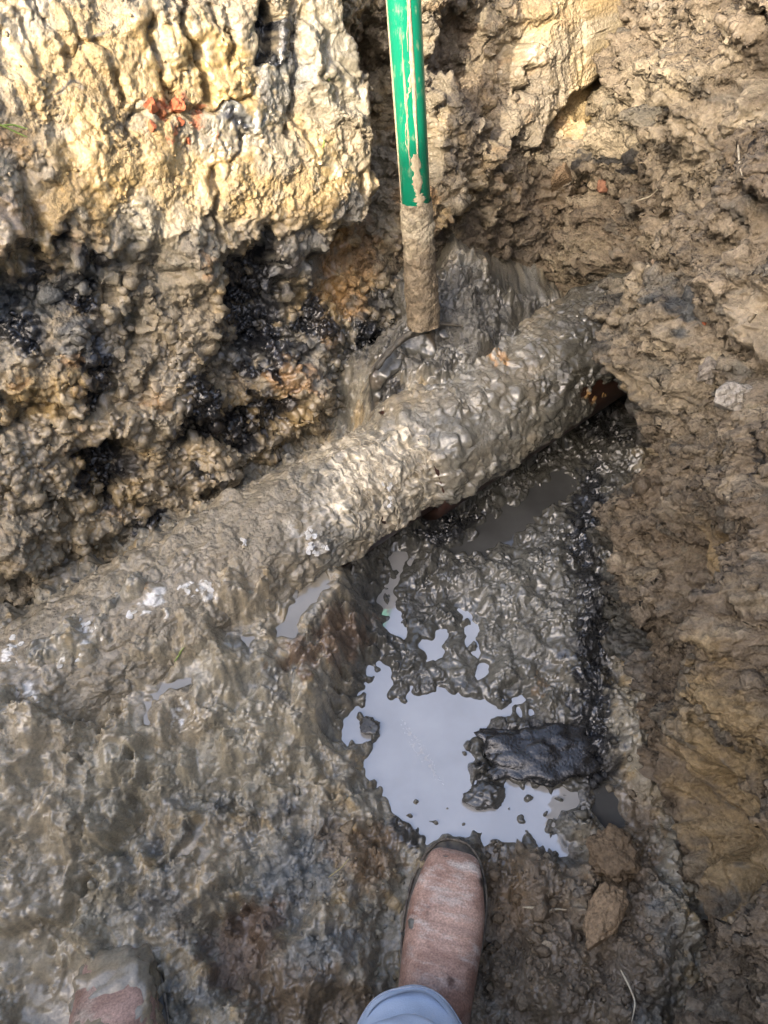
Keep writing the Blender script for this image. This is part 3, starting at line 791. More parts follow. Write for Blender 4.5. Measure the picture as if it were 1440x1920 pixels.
# hollow where the pipe runs in under the wall, with a lip of clay over it
_ax = PA + np.array([0.03, -0.055, -0.015])
_q = base - _ax; _q = _q - (_q @ PD)[..., None] * PD
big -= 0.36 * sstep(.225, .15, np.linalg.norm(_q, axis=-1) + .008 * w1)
big += 0.05 * sstep(.1, .9, blob(PXw, PYw, 1220, 560, 90, 60)) + 0.035 * sstep(.2, .8, blob(PXw, PYw, 1250, 690, 60, 60, -30)) + 0.02 * sstep(.2, .8, blob(PXw, PYw, 1165, 610, 50, 34))
big += 0.025 * sstep(.2, .8, blob(PXw, PYw, 1290, 560, 120, 130)) + 0.03 * sstep(.2, .8, blob(PXw, PYw, 1300, 200, 110, 110)) + 0.035 * sstep(.2, .8, blob(PXw, PYw, 1120, 250, 60, 90))
big += 0.025 * sstep(.2, .8, blob(PXw, PYw, 1180, 960, 40, 70)) + 0.02 * sstep(.2, .8, blob(PXw, PYw, 1160, 1600, 40, 60)) + 0.02 * sstep(.2, .8, blob(PXw, PYw, 1330, 1340, 80, 90))
big += 0.03 * sstep(.2, .8, blob(PXw, PYw, 1430, 1250, 50, 160)) + 0.03 * sstep(.2, .8, blob(PXw, PYw, 1440, 1640, 40, 180)) + 0.02 * sstep(.2, .8, blob(PXw, PYw, 1380, 800, 40, 120))
big -= 0.03 * sstep(.2, .8, blob(PXw, PYw, 1140, 460, 50, 110)) + 0.02 * sstep(.2, .8, blob(PXw, PYw, 1300, 1080, 30, 120, -12)) + 0.02 * sstep(.2, .8, blob(PXw, PYw, 1330, 400, 70, 60))
big -= 0.05 * sstep(.2, .8, blob(PXw, PYw, 1130, 1380, 22, 160)) + 0.02 * sstep(.2, .8, blob(PXw, PYw, 1300, 1650, 80, 190, -12))
rib = aniso(SH, 150, 16, 351)
big += 0.0085 * rib * sstep(0, .12, Hg)
big -= 0.045 * sstep(.11, .015, Hg + .012 * w1)
smooth_z = np.zeros(SH)
for a in [(1345, 1080, 50, 90, -15), (1310, 1560, 70, 210, -12), (1240, 1480, 20, 70, -10), (1410, 640, 40, 90), (1230, 730, 42, 44), (1410, 190, 50, 40), (1270, 1050, 30, 40), (1190, 900, 20, 60), (1370, 1290, 20, 60, -10), (1330, 1130, 40, 40)]:
    smooth_z = np.maximum(smooth_z, sstep(.2, .55, blob(PXw, PYw, *a)))
warp = (3.0 * fbm(SH, 12, 321, 3), 3.0 * fbm(SH, 12, 322, 3))
A1, T1 = clods(SH, 900, 8, 24, 331, dens=np.clip(0.6 - 0.6 * smooth_z, 0, 1), warp=(warp[0] * 2.4, warp[1] * 2.4), amp=0.5, lp=2.2)
A2, T2 = clods(SH, 6500, 3.2, 9, 332, dens=np.clip(0.9 - 0.85 * smooth_z, 0, 1), warp=(warp[0] * 1.2, warp[1] * 1.2), amp=0.7, lp=2.2, q=.65)
A3, T3 = clods(SH, 15000, 1.7, 3.6, 333, dens=np.clip(1 - 0.8 * smooth_z, 0, 1), warp=(warp[0] * .5, warp[1] * .5), amp=0.6, lp=2.2)
cell = 0.0020
scr = aniso(SH, 60, 5, 341)          # scrapes run along the wall
gb = np.gradient(big); slope = np.hypot(gb[0], gb[1]) / 0.0020
lw = (1 - .7 * smooth_z) / (1 + (slope / 0.8) ** 2)
D = big + cell * (A1 * 1.15 + A2 * (.35 + .6 * sstep(-.6, .9, fbm(SH, 60, 347, 2))) + A3 * 0.7) * lw + (0.002 * fbm(SH, 40, 343, 2, 0.6) - 0.008 * crackle(SH, 46, 345, .08) - 0.010 * crackle(SH, 90, 346, .06)) * lw + 0.0020 * scr * smooth_z - 0.012
for ln, dp, w in [([(1180, 880), (1150, 960), (1110, 1020)], .02, 9), ([(1240, 600), (1300, 640), (1330, 760), (1410, 820)], .015, 8), ([(1100, 200), (1160, 330), (1180, 420)], .02, 10), ([(1400, 360), (1330, 400), (1290, 380)], .02, 8),
                  ([(1200, 1760), (1240, 1840), (1230, 1910)], .03, 12), ([(1420, 760), (1425, 860)], .02, 8)]:
    D = D - dp * np.exp(-(line_dist(PXw, PYw, ln) / w) ** 2)
P = base + blur(D, 1)[..., None] * NR + (0.003 * w1)[..., None] * np.array([0, 1.0, 0]) + (0.003 * w2)[..., None] * WR
calm = 1 - smooth_z
P = clayey(P, NR, 841, .2 + .5 * calm, .1 + .7 * calm, .2 + 1.7 * calm, .4 + 1.8 * calm)
PXc = PX + 10 * w1 + 4 * e1; PYc = PY + 10 * w2 + 4 * e2
ca = fbm(SH, 90, 361, 5, 0.65); cb = fbm(SH, 34, 362, 4, 0.7); cc = fbm(SH, 140, 363, 5, 0.62)
WBROWN = (0.19, 0.150, 0.102)
col = np.empty(SH + (3,)); col[:] = WBROWN
col = mixc(col, TAN, 0.6 * sstep(0.2, 1.7, ca))
col = mixc(col, (.125, .095, .062), 0.7 * sstep(0.0, 1.4, cc))
col = mixc(col, PALE, 0.4 * sstep(0.9, 2.1, cb))
col = mixc(col, GREY, 0.5 * sstep(0.9, 2.0, -cb))
def stain_shade(c, w, *lst):
    global col
    for a in lst:
        bb = blob(PXc, PYc, *a)
        col = mixc(col, c, w * sstep(0.22, 0.66, bb * (1 + 0.28 * cb)))
stain_shade((.27, .22, .15), 0.6, (1310, 520, 170, 420))
stain_shade(TAN, 0.55, (1230, 560, 100, 120), (1300, 250, 110, 120), (1250, 720, 60, 60), (1330, 1330, 70, 90), (1100, 220, 90, 150))
stain_shade(OCHRE, 0.45, (1320, 1560, 70, 220, -12), (1350, 1080, 60, 100, -12), (1420, 1400, 40, 200), (1160, 1610, 50, 60), (1210, 720, 40, 40))
stain_shade(PALE, 0.6, (1370, 750, 34, 34), (1330, 680, 30, 30), (1240, 490, 26, 16), (1160, 1020, 16, 30), (1400, 200, 40, 40), (1190, 560, 40, 40))
stain_shade((.06, .055, .045), 0.92, (1130, 1150, 44, 420), (1150, 720, 100, 120), (1110, 600, 70, 70), (1180, 630, 60, 90), (1190, 760, 60, 60))  # wet mud plus painted shade: pipe hollow, corner and wall foot
stain_shade(DGREY, 0.85, (1120, 1300, 34, 260), (1110, 1000, 40, 120), (1160, 700, 60, 80), (1120, 600, 50, 60), (1150, 1150, 30, 80))
stain_shade(BLACK, 0.9, (1150, 296, 34, 14), (1420, 840, 10, 40), (1130, 1420, 24, 90), (1310, 580, 16, 26), (1150, 720, 34, 50), (1430, 820, 12, 30), (1170, 420, 14, 10), (1105, 1270, 20, 60))  # black marks; darkness inside the pipe hollow painted among them
stain_shade(BLUE, 0.6, (1350, 740, 40, 20), (1310, 560, 30, 40), (1170, 1290, 30, 60))
stain_shade(BROWN, 0.7, (1250, 1780, 70, 140), (1200, 1400, 50, 140), (1230, 960, 30, 120), (1400, 300, 50, 60))
tone = .90 + 0.09 * T1 + 0.14 * T2 + 0.10 * T3
col = col * np.clip(tone, 0.6, 1.5)[..., None]
wet = np.clip(0.22 + 0.2 * fbm(SH, 60, 371, 3) + 0.3 * smooth_z + 0.5 * blob(PX, PY, 1130, 1300, 50, 260) + 0.5 * blob(PX, PY, 1150, 720, 80, 100), 0, 1)
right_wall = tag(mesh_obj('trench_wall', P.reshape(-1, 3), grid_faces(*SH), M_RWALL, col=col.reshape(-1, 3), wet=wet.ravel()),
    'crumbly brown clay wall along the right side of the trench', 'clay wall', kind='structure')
RIGHT = dict(V=P, col=col, wet=wet, PX=PX, PY=PY, N=NR)

# ------------------------------------------------------------------ out of view: near wall, ground round the pit, added shading mound
gx = spaced([(-1.7, 0.8, 0.03)]); gh = spaced([(-0.1, 1.0, 0.03)])
Gx, Gh = np.meshgrid(gx, gh, indexing='ij')
Dn = 0.012 * fbm(Gx.shape, 9, 401, 3)
Vn = np.stack([Gx, -0.62 + Dn - 0.2 * Gh, Gh], -1)
cn = np.empty(Gx.shape + (3,)); cn[:] = TAN
tag(mesh_obj('trench_wall', Vn.reshape(-1, 3), grid_faces(*Gx.shape)[:, ::-1], M_RWALL, col=cn.reshape(-1, 3), wet=np.full(Gx.size, .2)),
    'clay wall behind the person, out of the picture', 'clay wall', kind='structure')

M_GROUND = solid_material('rough_ground', (0.05, 0.07, 0.025), (0.16, 0.13, 0.08), 6, 0.9, 0.5, 0.02)
hb = RIM / math.cos(LEAN)
rimB = [B0 + s * T + hb * WB for s in (-1.8, -1.0, -0.4, 0.1, 0.6, 1.05, 1.38)]
rx = RX0 + RIM * math.tan(LEANR)
inner = [np.array([p[0], p[1]]) for p in rimB] + [np.array([rx, 1.2]), np.array([rx, 0.6]), np.array([rx, 0.0]), np.array([rx, -0.80]), np.array([-0.4, -0.81]), np.array([-1.3, -0.81])]
inner = np.array(inner); cen = inner.mean(0)
rings = [inner]
for k, r in enumerate((1.5, 3.0, 12.0, 60.0, 400.0)):
    dirs = (inner - cen); L_ = np.linalg.norm(dirs, axis=1)[:, None]
    rings.append(cen + dirs / L_ * (np.maximum(L_ + 0.3 * (k == 0), r) if k else L_ + 0.35))
Vg = []
for k, R in enumerate(rings):
    for q in R:
        Vg.append((q[0], q[1], RIM + (0.0 if k == 0 else 0.03 * rnd.uniform(-1, 1) * (k < 4))))
n = len(inner)
Fg = [(k * n + i, k * n + (i + 1) % n, (k + 1) * n + (i + 1) % n, (k + 1) * n + i) for k in range(len(rings) - 1) for i in range(n)]
tag(mesh_obj('ground', np.array(Vg), np.array(Fg), M_GROUND, smooth=False), 'rough ground around the top of the trench', 'ground', kind='structure')

# unseen mound added to shade the lower pit; crest follows the wanted shadow edge
edge = []
for px, py, zz in [(-200, 40, None), (70, 215, None), (170, 335, None), (255, 440, None), (400, 410, None), (660, 345, None), (1000, 280, None)]:
    d = ray(px, py)
    c_off = .080 / math.cos(LEAN) if px < 680 else .03
    s = (C0 - c_off - NH @ CAM + math.tan(LEAN) * HCAM) / (NH @ d - math.tan(LEAN) * d[2])
    edge.append(CAM + s * d)
for px, py in [(1180, 280), (1300, 170), (1440, 20)]:
    d = ray(px, py)
    s = (RX0 + math.tan(LEANR) * HCAM) / (d[0] - math.tan(LEANR) * d[2])
    edge.append(CAM + s * d)
YC = -1.25
ex, ez = [], []
for p in edge:
    k = (p[1] - YC) / (-SUN[1])
    q = p + SUN * k
    ex.append(q[0]); ez.append(q[2])
order = np.argsort(ex)
ex = np.array(ex)[order]; ez = np.array(ez)[order]
hx = spaced([(-3.4, -2.0, 0.08), (-2.0, -0.4, 0.015), (-0.4, 3.0, 0.08)]); hy = spaced([(-2.9, -0.86, 0.04)])
Hx, Hy = np.meshgrid(hx, hy, indexing='ij')
crest = np.interp(Hx, ex, ez)
crest = RIM + (crest - RIM) * sstep(-3.4, -2.4, Hx) * sstep(3.0, 1.6, Hx)
ty = np.where(Hy > YC, (Hy - YC) / (-0.86 - YC), (YC - Hy) / (2.9 + YC))
hz = RIM - 0.06 + (crest - RIM + 0.06) * (1 - np.clip(ty, 0, 1) ** 1.25)
hz += 0.02 * fbm(Hx.shape, 8, 411, 3) * sstep(0, .25, ty)
ch = np.empty(Hx.shape + (3,)); ch[:] = TAN
tag(mesh_obj('shade_mound', np.stack([Hx, Hy, hz], -1).reshape(-1, 3), grid_faces(*Hx.shape), M_RWALL, col=ch.reshape(-1, 3), wet=np.full(Hx.size, .15)),
    'unseen clay mound added behind the trench to shade its lower part', 'shading mound', kind='structure')

# ------------------------------------------------------------------ the clay pipe
LP = np.linalg.norm(PB - PA)
QA = np.cross(PD, np.array([0, 0, 1.0])); QA /= np.linalg.norm(QA)      # towards the camera side
QB = np.cross(QA, PD)                                                    # up
def pipe_pt(a, ph, r):
    """a metres along the axis, ph from straight up towards the camera side"""
    return PA + a[..., None] * PD + r[..., None] * (np.sin(ph)[..., None] * QA + np.cos(ph)[..., None] * QB)

def joint_a():
    a = np.linspace(0, LP, 400); P = pipe_pt(a, np.full(400, 0.2), np.full(400, 0.1))
    return a, proj(P)[0]
_a, _px = joint_a()
A_OF = lambda px: float(np.interp(px, _px, _a))
AJ = A_OF(770)                                                           # where the socket begins
M_CLAY = solid_material('vitrified_clay', (0.022, 0.012, 0.009), (0.055, 0.020, 0.012), 30, 0.4, 0.1, 0.002)
M_PIPEMUD = mud_material('pipe_mud', dry=0.5, wetr=0.12, bump=0.35, spec=0.9, wetbump=0.12, grain=0.25)
pipe = tag(empty('clay_pipe', tuple(PA)), 'mud caked clay drain pipe lying diagonally across the trench floor', 'pipe')
def pipe_shell(name, a0, a1, ro, ri, mat, lipr=0.0):
    """a closed tube with wall thickness"""
    na = max(3, int((a1 - a0) / 0.02)); nph = 64
    prof = [(a0, ri), (a0, ro + lipr)] + [(a0 + 0.012, ro + lipr), (a0 + 0.016, ro)] * (lipr > 0) + [(a, ro) for a in np.linspace(a0 + 0.03, a1, na)] + [(a1, ri), (a0, ri)]
    ph = np.linspace(0, 2 * math.pi, nph, endpoint=False)
    a = np.array([p[0] for p in prof]); r = np.array([p[1] for p in prof])
    V = pipe_pt(np.tile(a, (nph, 1)), np.tile(ph[:, None], (1, len(a))), np.tile(r, (nph, 1))) - PA
    return mesh_obj(name, V.reshape(-1, 3), grid_faces(nph, len(a), True), mat, pipe)
pipe_shell('barrel', -0.35, AJ + 0.05, 0.088, 0.070, M_CLAY)
pipe_shell('socket', AJ + .004, LP + 0.22, 0.1065, 0.089, M_CLAY, 0.0)

# the coat of mud: breaks open where it is thinner than nothing
na, nph = 830, 250
av = np.linspace(-0.34, LP + 0.05, na); pv = np.linspace(-1.95, 1.75, nph)
Ag, Pg = np.meshgrid(av, pv, indexing='ij'); SH = Ag.shape
Rb = 0.0885 + 0.020 * sstep(AJ - .015, AJ + .02, Ag)
P0 = pipe_pt(Ag, Pg, Rb); PX, PY = proj(P0)
w1 = fbm(SH, 26, 501, 4, .6); w2 = fbm(SH, 26, 502, 4, .6)
PXw = PX + 9 * w1; PYw = PY + 9 * w2
warp = (3 * fbm(SH, 12, 503, 3), 3 * fbm(SH, 12, 504, 3))
A1, T1 = clods(SH, 260, 8, 26, 511, warp=(2 * warp[0], 2 * warp[1]), amp=0.25)
A2, T2 = clods(SH, 3000, 3, 8, 512, dens=np.full(SH, .7), warp=warp, amp=0.5)
A3, T3 = clods(SH, 8000, 1.6, 3.4, 513, warp=(warp[0] * .5, warp[1] * .5), amp=0.5)
th = 0.0065 + 0.0022 * fbm(SH, 70, 521, 2) + 0.0030 * billow3(P0, .050, 526) + 0.0025 * A2 / 6 + (0.0012 * billow3(P0, .019, 523) + 0.0007 * billow3(P0, .0095, 524) + 0.0002 * noise3(P0, .005, 525)) * (.25 + sstep(-.6, 1.0, fbm(SH, 50, 527, 2))) + 0.0016 * A1 * .45
left = sstep(620, 480, PX)
th += 0.010 * left + 0.006 * sstep(.2, .8, blob(PXw, PYw, 880, 800, 120, 90, -30)) + 0.010 * sstep(.2, .8, blob(PXw, PYw, 770, 715, 34, 24)) + 0.008 * sstep(.2, .8, blob(PXw, PYw, 905, 670, 60, 16, -30))
# clean, wiped stretch at the far end, under the right wall, and thin band at the joint
th -= 0.012 * sstep(.2, .8, blob(PXw, PYw, 1140, 745, 50, 55, -30)) + 0.003 * sstep(1020, 1110, PXw)
band = sstep(.2, .75, blob(PXw, PYw, 715, 905, 95, 100, -28))
th -= 0.0010 * band
th = np.maximum(th, -0.004)
edge_fade = sstep(-1.95, -1.7, Pg) * sstep(1.75, 1.5, Pg)
th = th * edge_fade - 0.004 * (1 - edge_fade)
V = pipe_pt(Ag + 0.002 * w1, Pg + 0.015 * w2, Rb + th) - PA
col = np.empty(SH + (3,)); col[:] = GREYTAN
ca = fbm(SH, 60, 531, 5, .65); cb = fbm(SH, 26, 532, 4, .7)
col = mixc(col, TAN, .7 * sstep(-.2, 1.2, ca)); col = mixc(col, GREY, .6 * sstep(.2, 1.4, -ca)); col = mixc(col, BLUE, .4 * sstep(1, 2, cb))
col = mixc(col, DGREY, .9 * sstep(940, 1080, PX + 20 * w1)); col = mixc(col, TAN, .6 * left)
col = mixc(col, GREY, .55 * sstep(780, 830, PX) * sstep(1000, 960, PX))
for a in [(680, 905, 70, 70, -30), (570, 1000, 40, 34), (640, 840, 60, 24, -30), (790, 930, 20, 40)]:
    col = mixc(col, PALE, .6 * sstep(.2, .7, blob(PXw, PYw, *a) * (1 + .3 * cb)))
strk = aniso(SH, 3.0, 26, 533)
col = mixc(col, (.72, .63, .46), 1.0 * sstep(.0, .9, strk + .3 * cb) * sstep(.2, .6, blob(PXw, PYw, 700, 905, 110, 95, -28)))
col = mixc(col, (.6, .56, .48), .8 * sstep(.2, .9, cb + .3) * sstep(.3, .7, blob(PXw, PYw, 578, 1003, 40, 32)))
for a in [(290, 1132, 34, 13, -20), (45, 1290, 24, 13), (160, 1185, 16, 9), (390, 1106, 14, 11, -40), (120, 1240, 9, 7), (350, 1112, 10, 6), (20, 1240, 8, 16)]:
    col = mixc(col, (.72, .70, .64), .95 * sstep(.25, .6, blob(PXw, PYw, *a) * (1 + .35 * cb)))
for a in [(925, 675, 16, 8), (1120, 735, 20, 24), (265, 1105, 8, 8)]:
    col = mixc(col, ORANGE, .7 * sstep(.2, .7, blob(PXw, PYw, *a)))
for a in [(760, 850, 10, 8), (800, 980, 40, 10, -30)]:
    col = mixc(col, BLACK, .7 * sstep(.2, .7, blob(PXw, PYw, *a)))
col = col * np.clip(1 + .05 * T1 + .07 * T2 + .05 * T3, .6, 1.4)[..., None]
wet = np.clip(.55 + .28 * fbm(SH, 40, 541, 4, .6) - .35 * left + .25 * sstep(780, 850, PX) - .3 * band, 0, 1)
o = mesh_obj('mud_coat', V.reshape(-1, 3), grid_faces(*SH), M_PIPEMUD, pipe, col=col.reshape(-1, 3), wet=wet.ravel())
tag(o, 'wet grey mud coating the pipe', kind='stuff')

# frayed pale wrapping at the joint: strands bent round the pipe
M_STRAND = solid_material('frayed_fibre', (0.26, 0.22, 0.15), (0.58, 0.52, 0.40), 90, 0.5, 0.3, 0.001, (1, 1, 1))
M_FLAKE = solid_material('white_lime', (0.55, 0.52, 0.44), (0.86, 0.86, 0.84), 90, 0.6, 0.5, 0.002)
def on_pipe(px, py, r):
    """a, ph on a cylinder of radius r about the axis seen at a pixel (near side)"""
    d = ray(px, py); d = d / np.linalg.norm(d)
    oc = CAM - PA
    dp = d - (d @ PD) * PD; op = oc - (oc @ PD) * PD
    A_, B_, C_ = dp @ dp, 2 * dp @ op, op @ op - r * r
    disc = B_ * B_ - 4 * A_ * C_
    t = (-B_ - math.sqrt(max(disc, 0))) / (2 * A_)
    q = CAM + t * d - PA
    return float(q @ PD), math.atan2(q @ QA, q @ QB)
def strip(a, ph0, ph1, wid, lift, bend, name, mat, label=None):
    n = 14
    ph = np.linspace(ph0, ph1, n); u = np.linspace(0, 1, n)
    ac = a + bend * np.sin(u * math.pi) + 0.0006 * np.array([rnd.uniform(-1, 1) for _ in u])
    w = wid * np.sin(np.clip(u * 1.0 + .02, 0, .98) * math.pi) ** .6
    r0 = np.interp(ac, [AJ - .012, AJ + .018], [0.0885, 0.1085]) + lift
    rows = []
    for side, dr in ((-1, 0), (-1, .002), (1, .002), (1, 0)):
        rows.append(pipe_pt(ac + side * w * .5, ph, r0 + dr + 0.0006 * np.array([rnd.uniform(-1, 1) for _ in u])))
    V = np.concatenate(rows) - PA
    o = mesh_obj(name, V, grid_faces(4, n, True), mat, pipe, smooth=False)
    if label: o['label'] = label
for k in range(60):
    px = rnd.choice((665, 690, 712, 735, 785)) + rnd.gauss(0, 7); py = 905 + (px - 700) * -0.35 + rnd.gauss(0, 42)
    a, ph = on_pipe(px, py, .096 if px < 770 else .106)
    strip(a, ph - rnd.uniform(.06, .22), ph + rnd.uniform(.06, .22), rnd.uniform(.0015, .0048), rnd.uniform(.0065, .0115) + (.002 if px > 770 else 0), rnd.uniform(.005, .009), 'fibre_strand', M_STRAND)
for cx, cy, n_, sx, sy in [(390, 1105, 6, 18, 12), (575, 1000, 8, 16, 14), (160, 1185, 5, 24, 14), (120, 1240, 4, 30, 18), (455, 1015, 4, 6, 10), (590, 1030, 8, 14, 12), (30, 1240, 6, 14, 30), (345, 1110, 6, 8, 6), (250, 1150, 5, 10, 6), (725, 925, 8, 16, 26)]:
    for k in range(n_):
        px, py = rnd.gauss(cx, sx * .6), rnd.gauss(cy, sy * .6)
        rr = .103 if px < 640 else .097
        a, ph = on_pipe(px, py, rr)
        strip(a, ph - rnd.uniform(.012, .05), ph + rnd.uniform(.012, .05), rnd.uniform(.003, .009), rr - .0885 + rnd.uniform(.001, .006), rnd.uniform(-.003, .003), 'lime_flake', M_FLAKE)

# ------------------------------------------------------------------ shovel standing behind the pipe
HT = np.array([0.025, 1.076, 0.725]); HB = np.array([0.048, 1.025, 0.478])
SA = (HT - HB) / np.linalg.norm(HT - HB)
SW = T - (T @ SA) * SA; SW /= np.linalg.norm(SW)
SW = SW * .85 + np.array([1, 0, 0]) * .25; SW -= (SW @ SA) * SA; SW /= np.linalg.norm(SW)
SN = np.cross(SW, SA); SN /= np.linalg.norm(SN)
if SN[1] > 0: SN = -SN                                          # faces the camera
shovel = tag(empty('shovel', tuple(HB)), 'shovel with green handle standing upright in the mud behind the pipe', 'shovel')
def sh(l, x, y):
    return l * SA + x * SW + y * SN

def green_material():
    m, nt, p = new_mat('green_fibreglass')
    N, L = nt.nodes, nt.links
    tc = N.new('ShaderNodeTexCoord')
    mp = N.new('ShaderNodeMapping'); mp.inputs['Scale'].default_value = (1, 1, 0.10)
    L.new(tc.outputs['Object'], mp.inputs['Vector'])
    n = N.new('ShaderNodeTexNoise'); n.inputs['Scale'].default_value = 130; n.inputs['Detail'].default_value = 5; n.inputs['Roughness'].default_value = .7
    L.new(mp.outputs[0], n.inputs['Vector'])
    n2 = N.new('ShaderNodeTexNoise'); n2.inputs['Scale'].default_value = 38; n2.inputs['Detail'].default_value = 6; n2.inputs['Roughness'].default_value = .7
    L.new(tc.outputs['Object'], n2.inputs['Vector'])
    ml = N.new('ShaderNodeMath'); ml.operation = 'MULTIPLY'
    L.new(n.outputs['Fac'], ml.inputs[0]); L.new(n2.outputs['Fac'], ml.inputs[1])
    cr = N.new('ShaderNodeValToRGB')
    cr.color_ramp.elements[0].position = .29; cr.color_ramp.elements[1].position = .40
    cr.color_ramp.elements[0].color = (0.004, 0.215, 0.115, 1); cr.color_ramp.elements[1].color = (0.22, 0.34, 0.20, 1)
    L.new(ml.outputs[0], cr.inputs['Fac']); L.new(cr.outputs[0], p.inputs['Base Color'])
    p.inputs['Roughness'].default_value = .34
    b = N.new('ShaderNodeBump'); b.inputs['Strength'].default_value = .1; b.inputs['Distance'].default_value = .001
    L.new(ml.outputs[0], b.inputs['Height']); L.new(b.outputs[0], p.inputs['Normal'])
    return m
M_GREEN = green_material()
M_DRYMUD = solid_material('dried_mud', (0.30, 0.24, 0.15), (0.46, 0.39, 0.26), 160, .85, .8, .002)
M_WETMUD = solid_material('wet_mud_film', (0.05, 0.046, 0.036), (0.12, 0.105, 0.08), 70, .6, .6, .003)
M_STEEL = solid_material('muddy_steel', (0.06, 0.055, 0.045), (0.11, 0.10, 0.08), 60, .35, .4, .003)
Ls = np.array([-.02, 0.0, .003, .3, .6, .9, .955, .965])
V, Fs = tube(np.array([l * SA for l in Ls]), np.array([.019, .019, .0215, .0222, .0222, .0215, .0205, .010]), 40)
mesh_obj('handle', V, Fs, M_GREEN, shovel)
# dried mud smeared on the handle
def smear(l0, l1, phc, w, lift, name='mud_smear', mat=M_DRYMUD, wob=.10):
    n = 26; ls = np.linspace(l0, l1, n); m_ = 7
    u = np.linspace(-1, 1, m_)
    wv = w * (0.45 + .55 * np.abs(np.sin(np.linspace(0, 3.1, n) * 2 + rnd.random() * 6))) * np.sin(np.linspace(.05, math.pi - .05, n)) ** .4
    pc = phc + wob * np.cumsum(np.array([rnd.gauss(0, .35) for _ in ls])) * .3
    ph = pc[:, None] + wv[:, None] * u[None, :] * (1 + .25 * np.array([[rnd.uniform(-1, 1) for _ in u] for _ in ls]))
    r = .0222 + lift * (1 - np.abs(u) ** 2)[None, :] - 0.0004 * (np.abs(u) > .9)[None, :]
    V = ls[:, None, None] * SA + r[..., None] * (np.sin(ph)[..., None] * SWc + np.cos(ph)[..., None] * SNc)
    mesh_obj(name, V.reshape(-1, 3), grid_faces(n, m_), mat, shovel)
SNc = np.array([0, -1.0, 0]); SNc = SNc - (SNc @ SA) * SA; SNc /= np.linalg.norm(SNc); SWc = np.cross(SA, SNc); 
if SWc[0] < 0: SWc = -SWc
smear(.055, .50, .28, .16, .0012)
smear(.06, .22, -.25, .07, .0008)
smear(.015, .075, .18, .38, .0014)
smear(.07, .16, -.1, .05, .0006, wob=.5)
smear(.0, .55, -1.38, .22, .0008, wob=.03)
smear(.14, .19, -.35, .10, .0006, wob=.6)
smear(.002, .02, .35, .5, .001)
smear(.20, .36, .05, .05, .0006, wob=.3)
# steel socket caked in mud
nl, nph = 90, 60
lv = np.linspace(.004, -.20, nl); pv = np.linspace(0, 2 * math.pi, nph, endpoint=False)
Pg, Lg = np.meshgrid(pv, lv, indexing='ij'); SH = Pg.shape
A2, T2 = clods(SH, 420, 2.2, 7, 551, amp=.7)
r = .0235 + .0006 * A2 + .0008 * fbm(SH, 8, 552, 3) + .003 * sstep(-.06, -.16, Lg)
V = Lg[..., None] * SA + r[..., None] * (np.sin(Pg)[..., None] * SWc + np.cos(Pg)[..., None] * SNc)
c = np.empty(SH + (3,)); c[:] = PALE; c = mixc(c, TAN, sstep(-.2, 1, fbm(SH, 16, 553, 3))); c = mixc(c, BROWN, .75 * sstep(-.055, -.085, Lg + .012 * fbm(SH, 10, 554, 3)))
c *= np.clip(1 + .15 * T2, .5, 1.5)[..., None]
mesh_obj('socket', V.reshape(-1, 3), grid_faces(nph, nl, True)[:, ::-1], M_CRUMB, shovel, col=c.reshape(-1, 3), wet=np.full(c.shape[0] * c.shape[1], .3))
# blade: dished plate with turned steps on its shoulders
nl, nx = 40, 33
BL0, BLN = -.205, .30
u = np.linspace(0, 1, nl); xx = np.linspace(-1, 1, nx)
hw = np.interp(u, [0, .05, .5, .75, .9, 1], [.108, .112, .108, .08, .045, .004])
def blade_sheet(off):
    U, X = np.meshgrid(u, xx, indexing='ij')
    W = hw[:, None] * X
    sh_drop = .035 * np.abs(X) ** 1.5 * (1 - U)
    y = -.012 + .022 * X ** 2 + .012 * np.exp(-(W / .022) ** 2) * (1 - U) + .02 * U ** 2 + off
    l = BL0 - BLN * U - sh_drop
    return l[..., None] * SA + W[..., None] * SW + y[..., None] * SN
Va, Vb = blade_sheet(.0015).reshape(-1, 3), blade_sheet(-.0015).reshape(-1, 3)
g = grid_faces(nl, nx)
rim = list(range(nx)) + [i * nx + nx - 1 for i in range(1, nl)] + [(nl - 1) * nx + j for j in range(nx - 2, -1, -1)] + [i * nx for i in range(nl - 2, 0, -1)]
K = nl * nx
rf = np.array([(rim[i], rim[(i + 1) % len(rim)], rim[(i + 1) % len(rim)] + K, rim[i] + K) for i in range(len(rim))])
blade = mesh_obj('blade', np.vstack([Va, Vb]), [g, g[:, ::-1] + K, rf], M_STEEL, shovel)
for sgn, nm in ((-1, 'step'), (1, 'step')):
    xs = np.linspace(.028, .108, 12)
    pts = np.array([sh(BL0 - .035 * (x / .108) ** 1.5 + .002, sgn * x, .002 + .022 * (x / .108) ** 2) for x in xs])
    V, Fs = tube(pts + SA * (.0015 if sgn < 0 else -.002), (.0042 if sgn < 0 else .0024) * (1 + .3 * np.sin(np.arange(len(pts)) * 2.1)), 8)
    mesh_obj(nm, V, Fs, M_WETMUD, shovel)
